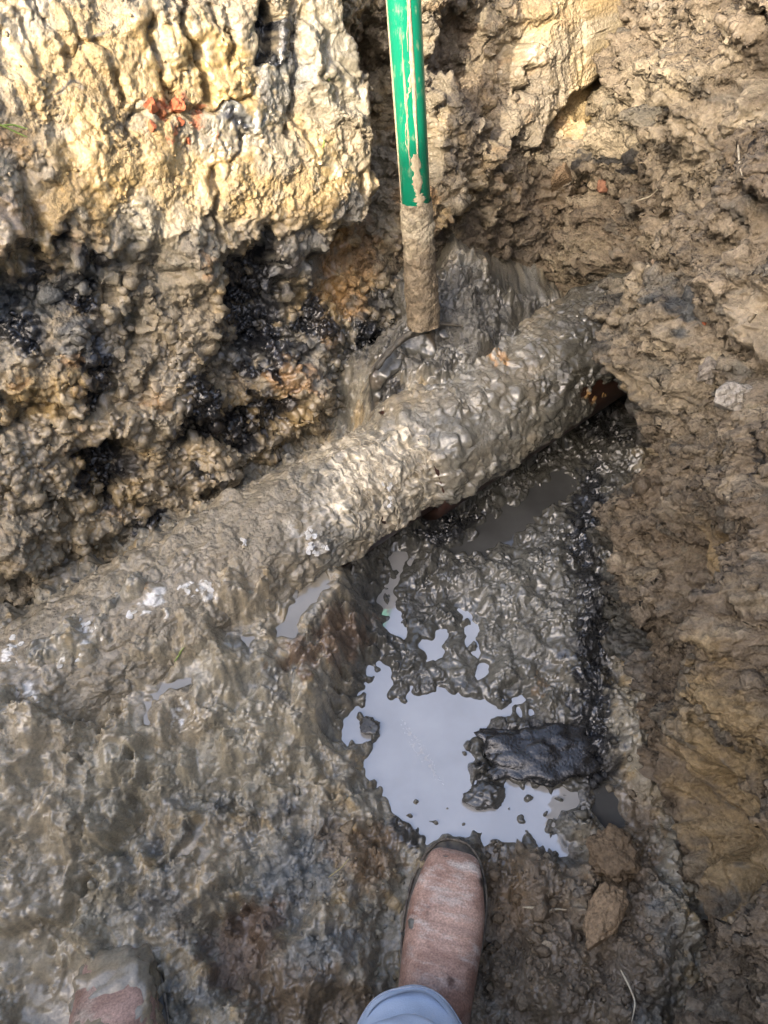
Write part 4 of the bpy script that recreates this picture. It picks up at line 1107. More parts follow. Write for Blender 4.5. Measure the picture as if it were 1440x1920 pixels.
# slab of wet mud sticking to the blade
nl2, nx2 = 150, 130
U, X = np.meshgrid(np.linspace(.03, .95, nl2), np.linspace(-1.06, 1.06, nx2), indexing='ij'); SH = U.shape
HWg = np.interp(U, u, hw)
A1, T1 = clods(SH, 160, 6, 20, 561, amp=.5); A2, T2 = clods(SH, 1400, 2.4, 7, 562, amp=.6)
edge = sstep(1.06, .95, np.abs(X)) * sstep(.03, .1, U) * sstep(.95, .85, U)
thk = (.008 + .006 * fbm(SH, 40, 563, 3) + .0014 * A1 * 1.2 + .0014 * A2 * .6 - .016 * sstep(.2, .7, np.exp(-((X - .45) / .35) ** 2 - ((U - .12) / .14) ** 2))) * edge - .003 * (1 - edge)
W = HWg * X
y = -.012 + .022 * X ** 2 + .012 * np.exp(-(W / .022) ** 2) * (1 - U) + .02 * U ** 2 + .002 + np.maximum(thk, -.002)
l = BL0 - BLN * U - .035 * np.abs(X) ** 1.5 * (1 - U)
V = l[..., None] * SA + W[..., None] * SW + y[..., None] * SN
c = np.empty(SH + (3,)); c[:] = DGREY; c = mixc(c, GREY, .5 * sstep(-.3, 1.2, fbm(SH, 40, 564, 4))); c = mixc(c, BROWN, .5 * sstep(.1, 1.2, fbm(SH, 60, 565, 3)))
o = mesh_obj('mud_cake', V.reshape(-1, 3), grid_faces(*SH), M_PIPEMUD, blade, col=c.reshape(-1, 3), wet=np.full(c.shape[0] * c.shape[1], .85))
o['kind'] = 'stuff'

# ------------------------------------------------------------------ the person: boots and trouser legs
def leather(name, c1, c2, dust, amount, seed):
    m, nt, p = new_mat(name)
    N, L = nt.nodes, nt.links
    tc = N.new('ShaderNodeTexCoord')
    mp = N.new('ShaderNodeMapping'); mp.inputs['Location'].default_value = (seed, seed * 2, 0); L.new(tc.outputs['Object'], mp.inputs['Vector'])
    n = N.new('ShaderNodeTexNoise'); n.inputs['Scale'].default_value = 16; n.inputs['Detail'].default_value = 8; n.inputs['Roughness'].default_value = .62; n.inputs['Distortion'].default_value = .6
    L.new(mp.outputs[0], n.inputs['Vector'])
    n2 = N.new('ShaderNodeTexNoise'); n2.inputs['Scale'].default_value = 34; n2.inputs['Detail'].default_value = 9; n2.inputs['Roughness'].default_value = .7
    mp2 = N.new('ShaderNodeMapping'); mp2.inputs['Scale'].default_value = (.5, 1.4, 1); L.new(mp.outputs[0], mp2.inputs['Vector'])
    L.new(mp2.outputs[0], n2.inputs['Vector'])
    cr = N.new('ShaderNodeValToRGB')
    cr.color_ramp.elements[0].position = .36; cr.color_ramp.elements[1].position = .62
    cr.color_ramp.elements[0].color = (*c1, 1); cr.color_ramp.elements[1].color = (*c2, 1)
    L.new(n.outputs['Fac'], cr.inputs['Fac'])
    r2 = N.new('ShaderNodeMapRange'); r2.inputs['From Min'].default_value = .62 - amount; r2.inputs['From Max'].default_value = .80 - amount
    L.new(n2.outputs['Fac'], r2.inputs['Value'])
    mx = N.new('ShaderNodeMixRGB'); L.new(r2.outputs[0], mx.inputs['Fac']); L.new(cr.outputs[0], mx.inputs['Color1']); mx.inputs['Color2'].default_value = (*dust, 1)
    n4 = N.new('ShaderNodeTexNoise'); n4.inputs['Scale'].default_value = 24; n4.inputs['Detail'].default_value = 4
    mp4 = N.new('ShaderNodeMapping'); mp4.inputs['Location'].default_value = (4.2 + seed, 1.3, 2.2); L.new(tc.outputs['Object'], mp4.inputs['Vector']); L.new(mp4.outputs[0], n4.inputs['Vector'])
    r4 = N.new('ShaderNodeMapRange'); r4.inputs['From Min'].default_value = .64; r4.inputs['From Max'].default_value = .72; L.new(n4.outputs['Fac'], r4.inputs['Value'])
    mx2 = N.new('ShaderNodeMixRGB'); L.new(r4.outputs[0], mx2.inputs['Fac']); L.new(mx.outputs[0], mx2.inputs['Color1']); mx2.inputs['Color2'].default_value = (.05, .035, .028, 1)
    sp = N.new('ShaderNodeSeparateXYZ'); L.new(tc.outputs['Object'], sp.inputs[0])
    yr = N.new('ShaderNodeMapRange'); yr.inputs['From Min'].default_value = .185; yr.inputs['From Max'].default_value = .125; yr.inputs['To Max'].default_value = .75
    ya = N.new('ShaderNodeMath'); ya.operation = 'MULTIPLY_ADD'; L.new(n.outputs['Fac'], ya.inputs[0]); ya.inputs[1].default_value = .12; L.new(sp.outputs['Y'], ya.inputs[2])
    ys = N.new('ShaderNodeMath'); ys.operation = 'SUBTRACT'; L.new(ya.outputs[0], ys.inputs[0]); ys.inputs[1].default_value = .06; L.new(ys.outputs[0], yr.inputs['Value'])
    mx3 = N.new('ShaderNodeMixRGB'); L.new(yr.outputs[0], mx3.inputs['Fac']); L.new(mx2.outputs[0], mx3.inputs['Color1']); mx3.inputs['Color2'].default_value = (*[v * .75 for v in c1], 1)
    n5 = N.new('ShaderNodeTexNoise'); n5.inputs['Scale'].default_value = 420; n5.inputs['Detail'].default_value = 3; L.new(tc.outputs['Object'], n5.inputs['Vector'])
    r5 = N.new('ShaderNodeMapRange'); r5.inputs['From Min'].default_value = .3; r5.inputs['From Max'].default_value = .7; r5.inputs['To Min'].default_value = .68; r5.inputs['To Max'].default_value = 1.3; L.new(n5.outputs['Fac'], r5.inputs['Value'])
    v5 = N.new('ShaderNodeVectorMath'); v5.operation = 'SCALE'; L.new(mx3.outputs[0], v5.inputs[0]); L.new(r5.outputs[0], v5.inputs['Scale'])
    L.new(v5.outputs[0], p.inputs['Base Color'])
    p.inputs['Roughness'].default_value = .6
    w = N.new('ShaderNodeTexWave'); w.inputs['Scale'].default_value = 11; w.inputs['Distortion'].default_value = 9; w.inputs['Detail'].default_value = 3; w.bands_direction = 'Y'
    L.new(tc.outputs['Object'], w.inputs['Vector'])
    ad = N.new('ShaderNodeMath'); ad.operation = 'MULTIPLY_ADD'; L.new(w.outputs['Fac'], ad.inputs[0]); ad.inputs[1].default_value = .35; L.new(n2.outputs['Fac'], ad.inputs[2])
    b = N.new('ShaderNodeBump'); b.inputs['Strength'].default_value = .8; b.inputs['Distance'].default_value = .003
    L.new(ad.outputs[0], b.inputs['Height']); L.new(b.outputs[0], p.inputs['Normal'])
    return m
M_LEATHER = leather('dusty_brown_leather', (0.26, 0.14, 0.098), (0.50, 0.335, 0.255), (0.62, 0.55, 0.48), .13, 0)
M_LEATHER2 = leather('muddy_brown_leather', (0.20, 0.12, 0.085), (0.42, 0.28, 0.22), (0.40, 0.34, 0.26), .12, 3)
M_SOLE = solid_material('muddy_rubber', (0.035, 0.03, 0.025), (0.13, 0.11, 0.08), 70, .5, .5, .002)
M_WELT = solid_material('muddy_welt', (0.06, 0.05, 0.04), (0.26, 0.22, 0.16), 90, .6, .5, .002)
M_DENIM = None
def denim():
    m, nt, p = new_mat('pale_denim')
    N, L = nt.nodes, nt.links
    tc = N.new('ShaderNodeTexCoord')
    n = N.new('ShaderNodeTexNoise'); n.inputs['Scale'].default_value = 12; n.inputs['Detail'].default_value = 6
    L.new(tc.outputs['Object'], n.inputs['Vector'])
    w = N.new('ShaderNodeTexNoise'); w.inputs['Scale'].default_value = 700; w.inputs['Detail'].default_value = 2
    L.new(tc.outputs['Object'], w.inputs['Vector'])
    cr = N.new('ShaderNodeValToRGB'); cr.color_ramp.elements[0].position = .3; cr.color_ramp.elements[1].position = .7
    cr.color_ramp.elements[0].color = (.38, .48, .62, 1); cr.color_ramp.elements[1].color = (.60, .69, .80, 1)
    L.new(n.outputs['Fac'], cr.inputs['Fac'])
    mr = N.new('ShaderNodeMapRange'); mr.inputs['To Min'].default_value = .88; mr.inputs['To Max'].default_value = 1.08; L.new(w.outputs['Fac'], mr.inputs['Value'])
    vm = N.new('ShaderNodeVectorMath'); vm.operation = 'SCALE'; L.new(cr.outputs[0], vm.inputs[0]); L.new(mr.outputs[0], vm.inputs['Scale'])
    L.new(vm.outputs[0], p.inputs['Base Color']); p.inputs['Roughness'].default_value = .9
    b = N.new('ShaderNodeBump'); b.inputs['Strength'].default_value = .35; b.inputs['Distance'].default_value = .001
    L.new(w.outputs['Fac'], b.inputs['Height']); L.new(b.outputs[0], p.inputs['Normal'])
    return m
M_DENIM = denim()

person = tag(empty('person', (0.0, 0.0, 0.0)), 'person in dusty brown leather boots and pale blue jeans standing in the mud', 'person')

def boot_upper():
    st = [  # y, z of the centre line, half width, half height, tilt (deg), corner power
        (.2905, .036, .012, .008, 0, 2.6), (.2885, .037, .025, .016, 0, 3.6), (.282, .039, .0325, .022, 0, 3.9), (.266, .043, .0375, .027, 0, 3.8), (.245, .047, .0425, .031, 2, 3.5), (.222, .050, .0475, .0345, 5, 2.8), (.198, .054, .0482, .0385, 8, 2.6), (.172, .059, .0470, .0435, 12, 2.4),
        (.146, .066, .0450, .050, 18, 2.3), (.120, .075, .0430, .0565, 26, 2.2), (.096, .088, .0420, .062, 38, 2.1), (.078, .106, .0420, .062, 54, 2.1), (.062, .124, .0430, .056, 72, 2.1), (.056, .142, .0440, .054, 80, 2.1), (.051, .158, .0450, .053, 84, 2.1), (.046, .172, .0455, .052, 86, 2.1)]
    n = 48
    ph = np.linspace(0, 2 * math.pi, n, endpoint=False)
    rings = []
    # resample smoothly
    S = np.array(st); t = np.linspace(0, 1, len(S)); tt = np.linspace(0, 1, 70)
    S = np.stack([np.interp(tt, t, S[:, k]) for k in range(6)], -1)
    for k in range(3):
        S[1:-1] = .25 * S[:-2] + .5 * S[1:-1] + .25 * S[2:]
    for i, (y, zc, hw_, hh_, tl, pw) in enumerate(S):
        c, s = np.cos(ph), np.sin(ph)
        x = hw_ * np.sign(c) * np.abs(c) ** (2 / pw); v = hh_ * np.sign(s) * np.abs(s) ** (2 / pw)
        # creases over the ball of the foot
        crease = 0.0042 * math.sin(y * 420 + 1.0) * math.exp(-((y - .185) / .03) ** 2) + 0.0034 * math.sin(y * 300) * math.exp(-((y - .125) / .025) ** 2)
        v = v + np.where(s > 0, crease * s * (1 + .6 * np.sin(x * 70)), 0)
        a = math.radians(tl)
        yy = y - v * math.sin(a); zz = zc + v * math.cos(a)
        rings.append(np.stack([x, yy, np.maximum(zz, .021)], -1))
    V = np.array(rings).transpose(1, 0, 2).reshape(-1, 3)
    F_ = grid_faces(n, len(S), True)
    tip = len(V)
    V = np.vstack([V, rings[0].mean(0)[None] + [[0, .002, 0]]])
    k = np.arange(n)
    cap = np.stack([k * len(S), ((k + 1) % n) * len(S), np.full(n, tip)], -1)[:, ::-1]
    return V, [F_, cap]

def sole_outline(grow):
    pts = []
    for u_ in np.linspace(0, 2 * math.pi, 72, endpoint=False):
        c, s = math.cos(u_), math.sin(u_)
        y = .145 + .150 * np.sign(s) * abs(s) ** .62
        wv = np.interp(y, [0, .04, .09, .14, .20, .24, .275, .30], [.030, .035, .033, .037, .047, .047, .042, .036])
        g2 = grow * (1 + 1.0 * max(0, (y - .22) / .08))
        pts.append((np.sign(c) * abs(c) ** .72 * (wv + g2), y + g2 * s, 0))
    return np.array(pts)
def sole():
    n = 72; rows = []
    for zz, g in ((.000, -.002), (.002, 0), (.010, .0005), (.0115, -.0015), (.013, .001), (.021, .006), (.0235, .0065), (.026, .005), (.0265, -.004)):
        o_ = sole_outline(g); o_[:, 2] = zz; rows.append(o_)
    m_ = len(rows)
    V = np.array(rows).transpose(1, 0, 2).reshape(-1, 3)
    V = np.vstack([V, [[0, .145, .0]], [[0, .145, .0265]]])
    k = np.arange(n)
    return V, [grid_faces(n, m_, True), np.stack([k * m_, ((k + 1) % n) * m_, np.full(n, len(V) - 2)], -1)[:, ::-1], np.stack([k * m_ + m_ - 1, ((k + 1) % n) * m_ + m_ - 1, np.full(n, len(V) - 1)], -1)]
UV, UF = boot_upper(); SV, SF = sole()
def place_boot(toe, heel_dir, leath, pitch=0.0, sc=1.0, roll=0.0, label=None):
    o = mesh_obj('boot', UV * sc, UF, leath, person)
    s_ = mesh_obj('sole', SV * sc, SF, M_SOLE, o)
    wl = sole_outline(.0062) * sc; wl[:, 2] = .0262 * sc
    WV, WF = tube(np.vstack([wl, wl[:1]]), .0018 * (1 + .25 * np.sin(np.arange(73) * 1.9)), 6, False)
    mesh_obj('welt', WV, WF, M_WELT, o)
    ang = math.atan2(-heel_dir[0], heel_dir[1])
    R = Matrix.Rotation(ang, 4, 'Z') @ Matrix.Rotation(pitch, 4, 'X') @ Matrix.Rotation(roll, 4, 'Y')
    base_ = Vector(toe) - (R @ Vector((0, .30 * sc, 0)))
    o.matrix_local = Matrix.Translation(base_) @ R
    if label: o['label'] = label
    o.matrix_basis = Matrix.Translation(base_) @ R
    return o, Matrix.Translation(base_) @ R
tr = at_z(853, 1590, 0.012)
boot_r, MR_ = place_boot((tr[0], tr[1], 0.001), (.22, 1), M_LEATHER, 0.0, 1.0, 0, 'dusty pinkish brown right boot at the edge of the puddle')
tl = at_z(205, 1764, 0.045)
boot_l, ML_ = place_boot((tl[0], tl[1], -0.006), (-.30, 1), M_LEATHER2, 0.0, 1.06, 0, 'left boot smeared with wet mud')

def mud_on(boot, sc, thr, seed, cols, wetv, hole=0.0):
    V = UV * sc; c_ = V.mean(0)
    Nn = np.zeros_like(V)
    for Fa in UF:
        Fa = np.asarray(Fa); nn = np.cross(V[Fa[:, 1]] - V[Fa[:, 0]], V[Fa[:, 2]] - V[Fa[:, 0]])
        for k in range(Fa.shape[1]): np.add.at(Nn, Fa[:, k], nn)
    Nn /= np.linalg.norm(Nn, axis=1)[:, None] + 1e-12
    if (Nn * (V - c_)).sum() < 0: Nn = -Nn
    h = .0035 * noise3(V, .05, seed) + .0018 * noise3(V, .02, seed + 1) + .0010 * noise3(V, .01, seed + 2) + thr + .006 * sstep(.055, .03, V[:, 2]) - hole * np.exp(-((V[:, 0] - .012) ** 2 + (V[:, 1] - .222) ** 2) / .050 ** 2)
    h = np.clip(h, -.002, .010)
    col_ = np.tile(np.array(cols[0]), (len(V), 1)); w_ = sstep(-.5, .8, noise3(V, .04, seed + 5))[:, None]
    col_ = col_ * (1 - w_) + np.array(cols[1]) * w_
    o = mesh_obj('mud_splash', V + h[:, None] * Nn, UF, M_PIPEMUD, boot, col=col_, wet=np.full(len(V), wetv))
    o['kind'] = 'stuff'
mud_on(boot_r, 1.0, -.0122, 911, (DGREY, GREY), .5)
mud_on(boot_l, 1.06, .0050, 912, (TAN, GREYTAN), .9, .0125)

def trouser(boot, hem_z, knee, hip, flip):
    """leg of the jeans from the hem up to the hip"""
    M_ = boot
    an = np.array(M_ @ Vector((-.022, .052, hem_z + 0.0)))
    pts = [an, an * .5 + np.array(knee) * .5 + np.array([0, 0.0, 0]), np.array(knee), np.array(hip)]
    tt = np.linspace(0, 1, 4); n = 130
    t = np.linspace(0, 1, n) ** 1.6
    C = np.stack([np.interp(t, tt, [p[k] for p in pts]) for k in range(3)], -1)
    for _ in range(30): C[1:-1] = .25 * C[:-2] + .5 * C[1:-1] + .25 * C[2:]
    rad = np.interp(t, [0, .1, .35, .66, 1], [.066, .064, .066, .074, .095])
    m_ = 72
    ph = np.linspace(0, 2 * math.pi, m_, endpoint=False)
    V = np.zeros((m_, n + 3, 3))
    g = np.random.default_rng(5 + flip)
    for i in range(n):
        wr = np.zeros(m_)
        zrel = C[i, 2] - an[2]
        for q in range(5):
            wr += .0055 * np.sin((2 + q) * ph + q * 1.7 + flip + zrel * (60 + 25 * q)) * math.exp(-zrel / .16) / (1 + .4 * q)
        wr += .0065 * np.sin(zrel * 95 + 1.2 * np.sin(ph * 1.0 + flip)) * math.exp(-((zrel - .05) / .07) ** 2)
        r_ = rad[i] + wr
        V[:, i + 3, 0] = C[i, 0] + r_ * np.cos(ph) * .94
        V[:, i + 3, 1] = C[i, 1] + r_ * np.sin(ph) * 1.02
        V[:, i + 3, 2] = C[i, 2] + (.018 * (1 - np.sin(ph)) * math.exp(-zrel / .05)) * -1.0 + .006 * np.sin(ph * 2 + flip) * math.exp(-zrel / .05)
    # hem: folded edge turned inwards
    V[:, 2] = V[:, 3] + [0, 0, -.003]
    cen = V[:, 3].mean(0)
    for k, (f, dz) in enumerate([(.90, .02), (.955, -.001)]):
        V[:, k] = cen + (V[:, 3] - cen) * [f, f, 1] + [0, 0, dz]
    return V.reshape(-1, 3), grid_faces(m_, n + 3, True)
V, F_ = trouser(MR_, .15, (.04, -.17, .50), (.09, -.36, .92), 0)
leg_r = mesh_obj('jeans', V, F_, M_DENIM, person)
hem = V.reshape(72, 133, 3)[:, 9]; hc = hem.mean(0)
loop = np.vstack([hem, hem[:1]]) + .0006 * (np.vstack([hem, hem[:1]]) - hc) / .06
HV, HF = tube(loop, .0011, 6, False)
mesh_obj('hem_stitch', HV, HF, solid_material('stitch_thread', (.30, .34, .40), (.42, .46, .52), 300, .9, .2, .001), leg_r)
V, F_ = trouser(ML_, .17, (-.36, -.24, .50), (-.10, -.38, .92), 1)
leg_l = mesh_obj('jeans', V, F_, M_DENIM, person)

# ------------------------------------------------------------------ loose things
def rock_mesh(seed, n_sub=3, ax=(1, 1, 1), rough=.18, facet=.0, boxy=False):
    bm = bmesh.new(); bmesh.ops.create_icosphere(bm, subdivisions=n_sub, radius=1.0)
    g = np.random.default_rng(seed)
    V = np.array([v.co[:] for v in bm.verts]); Fc = np.array([[v.index for v in f.verts] for f in bm.faces]); bm.free()
    if boxy:
        V = V / (np.sum(np.abs(V) ** 6, axis=1) ** (1 / 6))[:, None]
    d = 1 + rough * (.55 * noise3(V, 1.9, seed) + .35 * noise3(V, .9, seed + 1) + .2 * noise3(V, .45, seed + 2) + (.12 * noise3(V, .22, seed + 3) if n_sub > 3 else 0))
    V = V * d[:, None]
    for q in range(int(facet)):
        nn = g.normal(size=3); nn /= np.linalg.norm(nn); lim = .55 + .25 * g.random()
        over = np.maximum(V @ nn - lim, 0); V = V - over[:, None] * nn
    return V * np.array(ax), Fc

def loose(name, P, size, mat, label, cat, ax=(1, 1, 1), seed=1, rough=.18, facet=5, rot=(0, 0, 0), group=None, n_sub=5, c=TAN, wetv=.2, sink=.3, nrm=(0, 0, 1), boxy=False):
    V, Fc = rock_mesh(seed, n_sub, ax, rough, facet, boxy)
    R = np.array(Matrix.Rotation(rot[2], 3, 'Z') @ Matrix.Rotation(rot[1], 3, 'Y') @ Matrix.Rotation(rot[0], 3, 'X'))
    V = (V * size) @ R.T
    cc_ = np.tile(np.array(c), (len(V), 1)) * (1 + .1 * np.random.default_rng(seed).normal(size=(len(V), 1)))
    o = mesh_obj(name, V, Fc, mat, col=cc_, wet=np.full(len(V), wetv))
    o.location = np.asarray(P) + np.asarray(nrm) * size * (1 - 2 * sink) * .6
    tag(o, label, cat, group)
    return o
def sheet_at(S, px, py, lift=0.0):
    """point of a built wall seen at a photograph pixel"""
    q = S.get('tree')
    if q is None:
        P = S['V'][::3, ::3].reshape(-1, 3); a, b = proj(P); S['tree'] = q = (P, a, b)
    i = np.argmin((q[1] - px) ** 2 + (q[2] - py) ** 2)
    return q[0][i] + lift * S.get('N', np.array([0, 0, 1.0]))

loose('clay_lump', floor_at(1125, 1730), .031, M_CRUMB, 'long pale clay lump lying on the crumbled soil right of the boot', 'clay lump', (.62, 1.2, .55), 3, .18, 1, (0, 0, -.55), c=(.29, .205, .12), sink=.08)
loose('clay_lump', floor_at(1150, 1668), .020, M_CRUMB, 'knob of clay just above the long pale lump', 'clay lump', (1, .8, .7), 4, .2, 1, (0, 0, .4), c=(.2, .145, .085), sink=.5)
loose('clay_lump', floor_at(1150, 1600), .028, M_CRUMB, 'rounded ochre clod at the foot of the right wall beside the dark pool', 'clay lump', (1, 1.15, .7), 5, .2, 0, (0, 0, .2), c=(.165, .118, .07), sink=.62)
loose('pebble', floor_at(1027, 1773), .0075, M_CRUMB, 'small pale pebble on the crumbled soil', 'pebble', (1, .8, .7), 6, .1, 5, c=(.48, .38, .25))
loose('stone', floor_at(1000, 1412) + np.array([0, 0, -.012]), .066, M_PIPEMUD, 'black wet block half sunk at the right end of the puddle', 'stone', (1.18, .62, .30), 8, .20, 2, (.05, -.04, .04), c=(.024, .024, .024), wetv=.7, sink=.56, boxy=True)
loose('clay_lump', floor_at(915, 1492) + np.array([0, 0, -.006]), .022, M_PIPEMUD, 'dark clod standing out of the puddle beside the black block', 'clay lump', (1.2, .85, .6), 9, .2, 3, c=(.06, .058, .05), wetv=.9, sink=.3)
loose('clay_lump', floor_at(690, 1362) + np.array([0, 0, -.004]), .013, M_PIPEMUD, 'small dark clod poking out of the left end of the puddle', 'clay lump', (1, 1, .6), 10, .2, 3, c=(.07, .066, .055), wetv=.9, sink=.3)
M_BRICK = solid_material('orange_brick', (0.30, 0.075, 0.03), (0.48, 0.16, 0.07), 120, .85, .6, .002)
M_BRICK2 = solid_material('brown_brick', (0.20, 0.09, 0.05), (0.30, 0.15, 0.09), 120, .85, .6, .002)
for k, (px, py, s_, ax, lab, S, mat) in enumerate([
        (280, 205, 0.0115, (1.1, .7, .9), 'orange brick scrap above the crack on the sunlit wall, left of two', BACK, M_BRICK), (335, 203, 0.0115, (1.0, .7, .9), 'orange brick scrap above the crack on the sunlit wall, right of two', BACK, M_BRICK),
        (287, 238, 0.0079, (1, .7, .9), 'small orange brick bit just below the crack', BACK, M_BRICK), (333, 226, 0.0072, (1, .7, .8), 'small orange brick bit at the right below the crack', BACK, M_BRICK), (353, 266, 0.0065, (.8, .7, 1.3), 'lowest orange brick bit on the sunlit wall', BACK, M_BRICK),
        (1135, 342, .022, (1.0, .7, 1.0), 'dull red brick scrap in the corner of the trench walls', RIGHT, M_BRICK2), (1321, 604, .0045, (1, .7, 1), 'small red brick bit in the right wall', RIGHT, M_BRICK), (1316, 572, .004, (1.2, .7, 1), 'tiny red brick bit above another in the right wall', RIGHT, M_BRICK)]):
    P = sheet_at(S, px, py)
    loose('brick_fragment', P, s_, mat, lab, 'brick fragment', ax, 20 + k, .16, 7, (rnd.uniform(-1, 1), rnd.uniform(-1, 1), rnd.uniform(-1, 1)), 'brick scraps in the clay', sink=.62, nrm=S['N'])
for k, (px, py, s_, ax, lab, S, c) in enumerate([
        (1045, 330, .030, (.75, .5, 1.25), 'brown splintered clay flake under the right sunlit slab', BACK, (.24, .17, .10)), (1240, 490, .014, (1.2, .8, .8), 'pale pebble set in the crumbly right wall', RIGHT, (.42, .31, .21)),
        (1155, 655, .026, (1, 1, 1), 'dark grey clod hanging over the far end of the pipe', RIGHT, (.08, .073, .06)), (1372, 750, .022, (1, .8, .9), 'pale grey clod in the right wall', RIGHT, (.36, .33, .28)),
        (1335, 690, .022, (1, .8, 1), 'rounded grey clod above the pale one in the right wall', RIGHT, (.26, .23, .19)), (1160, 1030, .014, (.6, .7, 1.3), 'small pale knob sticking out of the lower right wall', RIGHT, (.38, .31, .22)),
        (1150, 690, .015, (.8, .8, 1.2), 'small dark clod dangling at the mouth of the pipe hole', RIGHT, (.12, .105, .085)), (870, 615, .020, (1.2, .8, .7), 'clod of mud behind the pipe, right of the shovel blade', BACK, (.13, .12, .095))]):
    P = sheet_at(S, px, py)
    loose('clay_lump', P, s_, M_CRUMB, lab, 'clay lump', ax, 40 + k, .22, 6, (rnd.uniform(-.5, .5), rnd.uniform(-.5, .5), rnd.uniform(-1, 1)), sink=.35, nrm=S['N'], c=c)

M_ROOT = solid_material('pale_root', (0.38, 0.31, 0.20), (0.62, 0.55, 0.40), 80, .8, .3, .001)
M_GRASS = solid_material('green_grass', (0.14, 0.22, 0.04), (0.30, 0.36, 0.09), 60, .6, .1, .001)
M_STRAW = solid_material('straw', (0.36, 0.29, 0.14), (0.55, 0.47, 0.26), 80, .7, .2, .001)
def strand(name, pix, S, rad, mat, label, cat, lift=.004, group=None):
    pts = []
    for px, py in pix:
        P = floor_at(px, py) + np.array([0, 0, lift]) if S is FLOOR else sheet_at(S, px, py, lift)
        pts.append(P)
    pts = np.array(pts)
    t = np.linspace(0, 1, len(pts)); tt = np.linspace(0, 1, max(12, 5 * len(pts)))
    C = np.stack([np.interp(tt, t, pts[:, k]) for k in range(3)], -1)
    for _ in range(3): C[1:-1] = .25 * C[:-2] + .5 * C[1:-1] + .25 * C[2:]
    o0 = C[0].copy()
    V, Fs = tube(C - o0, rad * np.interp(tt, [0, .15, .8, 1], [.5, 1, .8, .3]), 6)
    o = mesh_obj(name, V, Fs, mat); o.location = o0
    tag(o, label, cat, group)
for nm, pix, S, rad, mat, lab, cat in [
    ('root', [(978, 1703), (1000, 1704), (1022, 1712), (1040, 1706), (1060, 1708)], FLOOR, .0016, M_ROOT, 'white kinked root lying on the soil right of the boot', 'root'),
    ('root', [(1160, 1820), (1176, 1850), (1188, 1880), (1180, 1918)], FLOOR, .0013, M_ROOT, 'thin pale root hanging down at the bottom right', 'root'),
    ('root', [(1200, 377), (1225, 372), (1245, 352)], RIGHT, .0014, M_ROOT, 'thin pale root sticking out of the upper right wall', 'root'),
    ('root', [(1392, 275), (1394, 300), (1398, 330)], RIGHT, .0014, M_ROOT, 'short upright root near the right edge of the upper wall', 'root'),
    ('root', [(1270, 955), (1310, 935), (1355, 915)], RIGHT, .0009, M_STRAW, 'fine straw coloured root slanting across the right wall', 'root'),
    ('root', [(1265, 22), (1272, 8), (1278, -8)], RIGHT, .0018, M_ROOT, 'root end at the very top of the right wall', 'root'),
    ('root', [(1178, 1430), (1192, 1444), (1212, 1460)], RIGHT, .0008, M_ROOT, 'fine hair root above the foot of the right wall', 'root'),
    ('root', [(1125, 545), (1132, 560), (1122, 585)], RIGHT, .0008, M_ROOT, 'fine curled root above the pipe end', 'root'),
    ('grass_blade', [(330, 1246), (342, 1228), (358, 1218), (376, 1212)], FLOOR, .0013, M_GRASS, 'green grass blade lying on the mud below the pipe', 'grass blade'),
    ('grass_blade', [(334, 1238), (345, 1222), (352, 1216)], FLOOR, .0010, M_GRASS, 'short green grass blade beside the longer one on the mud', 'grass blade'),
    ('grass_blade', [(-10, 238), (20, 240), (50, 244)], BACK, .0012, M_GRASS, 'upper of two grass blades at the left edge of the sunlit wall', 'grass blade'),
    ('grass_blade', [(0, 234), (24, 250), (44, 262)], BACK, .0012, M_GRASS, 'lower of two grass blades at the left edge of the sunlit wall', 'grass blade'),
    ('grass_blade', [(615, 148), (628, 146), (636, 152)], BACK, .0016, M_GRASS, 'short grass tuft at the edge of the big sunlit slab', 'grass blade'),
    ('grass_blade', [(598, 280), (602, 270), (606, 262)], BACK, .0013, M_GRASS, 'tiny yellow green leaf on the lower right of the sunlit slab', 'grass blade'),
    ('straw', [(616, 1648), (640, 1630), (655, 1612)], FLOOR, .0010, M_STRAW, 'dark straw bit lying on the orange mud left of the boot', 'straw'),
    ('root', [(812, 575), (818, 590), (822, 600)], BACK, .0008, M_STRAW, 'hair thin root below the shovel socket', 'root')]:
    strand(nm, pix, S, rad, mat, lab, cat, .009 if S is FLOOR else .005)

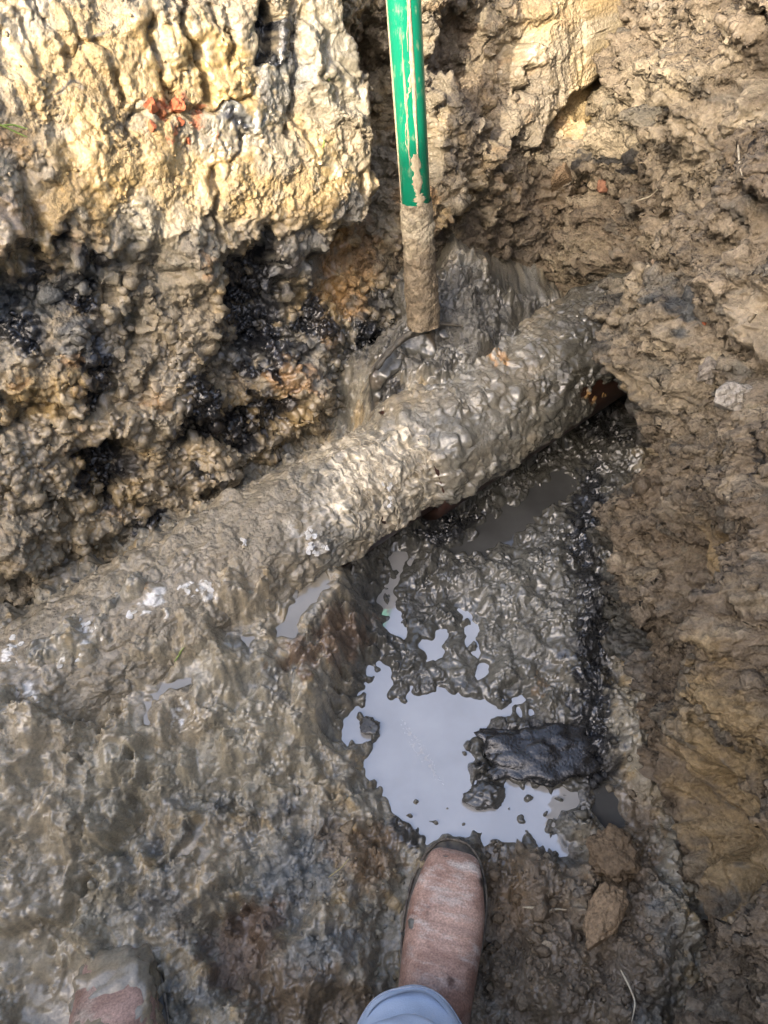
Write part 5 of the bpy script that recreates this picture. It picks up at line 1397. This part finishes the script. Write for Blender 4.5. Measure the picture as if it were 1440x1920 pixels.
# crumbs broken off the walls: too many to count
tmpl = [rock_mesh(100 + k, 1, (1, rnd.uniform(.65, 1), rnd.uniform(.55, .9)), .3, 3) for k in range(10)]
def crumbs(name, S, n, rlo, rhi, dens, seed, label, step=1):
    g = np.random.default_rng(seed)
    V = S['V']; nu, nv = V.shape[:2]
    i = g.integers(2, nu - 2, n * 4); j = g.integers(2, nv - 2, n * 4)
    keep = g.random(n * 4) < dens[i, j]
    i, j = i[keep][:n], j[keep][:n]
    m_ = len(i)
    nrm = np.cross(V[i + 2, j] - V[i - 2, j], V[i, j + 2] - V[i, j - 2]); nrm /= np.linalg.norm(nrm, axis=1)[:, None] + 1e-12
    ref = S.get('N', np.array([0, 0, 1.0]))
    nrm *= np.sign(nrm @ ref)[:, None]
    r = rlo * (1 - g.random(m_) * (1 - (rlo / rhi) ** 2.4)) ** (-1 / 2.4)
    Vs, Fs, Cs, Ws, off = [], [], [], [], 0
    for k in range(m_):
        tv, tf = tmpl[k % len(tmpl)]
        q = g.normal(size=4); q /= np.linalg.norm(q); w_, x_, y_, z_ = q
        R = np.array([[1 - 2 * (y_ * y_ + z_ * z_), 2 * (x_ * y_ - z_ * w_), 2 * (x_ * z_ + y_ * w_)], [2 * (x_ * y_ + z_ * w_), 1 - 2 * (x_ * x_ + z_ * z_), 2 * (y_ * z_ - x_ * w_)], [2 * (x_ * z_ - y_ * w_), 2 * (y_ * z_ + x_ * w_), 1 - 2 * (x_ * x_ + y_ * y_)]])
        Vs.append(tv @ R.T * r[k] + V[i[k], j[k]] + nrm[k] * r[k] * .35)
        Fs.append(tf + off); off += len(tv)
        c_ = S['col'][i[k], j[k]] * g.uniform(.8, 1.25)
        Cs.append(np.tile(c_, (len(tv), 1))); Ws.append(np.full(len(tv), S['wet'][i[k], j[k]] * .9))
    o = mesh_obj(name, np.vstack(Vs), np.vstack(Fs), M_CRUMB, col=np.vstack(Cs), wet=np.concatenate(Ws))
    tag(o, label, 'crumbs', kind='stuff')
def view(S): return ((S['PX'] > -60) & (S['PX'] < 1500) & (S['PY'] > -60) & (S['PY'] < 1980)).astype(float)
PX, PY = RIGHT['PX'], RIGHT['PY']
crumbs('clay_crumbs', RIGHT, 3400, .0018, .010, view(RIGHT) * (.35 + .65 * sstep(.25, .7, fnoise(PX.shape, 60, 601) * .3 + .5)) * (1 - .9 * np.clip(blob(PX, PY, 1310, 1560, 80, 220, -12) + blob(PX, PY, 1345, 1080, 60, 100, -15), 0, 1)), 71, 'brown crumbs clinging to the right trench wall')
PX, PY = BACK['PX'], BACK['PY']
crumbs('clay_crumbs', BACK, 1500, .0018, .009, view(BACK) * (.12 + .9 * blob(PX, PY, 860, 330, 150, 130) + .6 * blob(PX, PY, 1040, 300, 120, 120) + .35 * sstep(450, 560, PY)), 72, 'ochre crumbs clinging to the back trench wall')
PX, PY = FLOOR['PX'], FLOOR['PY']
crumbs('soil_crumbs', FLOOR, 4600, .0025, .015, view(FLOOR) * np.clip(1.2 * blob(PX, PY, 1070, 1790, 210, 190) + .5 * blob(PX, PY, 1150, 1450, 60, 250) + .4 * blob(PX, PY, 640, 1640, 80, 120) + .4 * blob(PX, PY, 1120, 1050, 60, 160), 0, 1), 73, 'loose brown soil crumbs around the boot and the foot of the right wall')
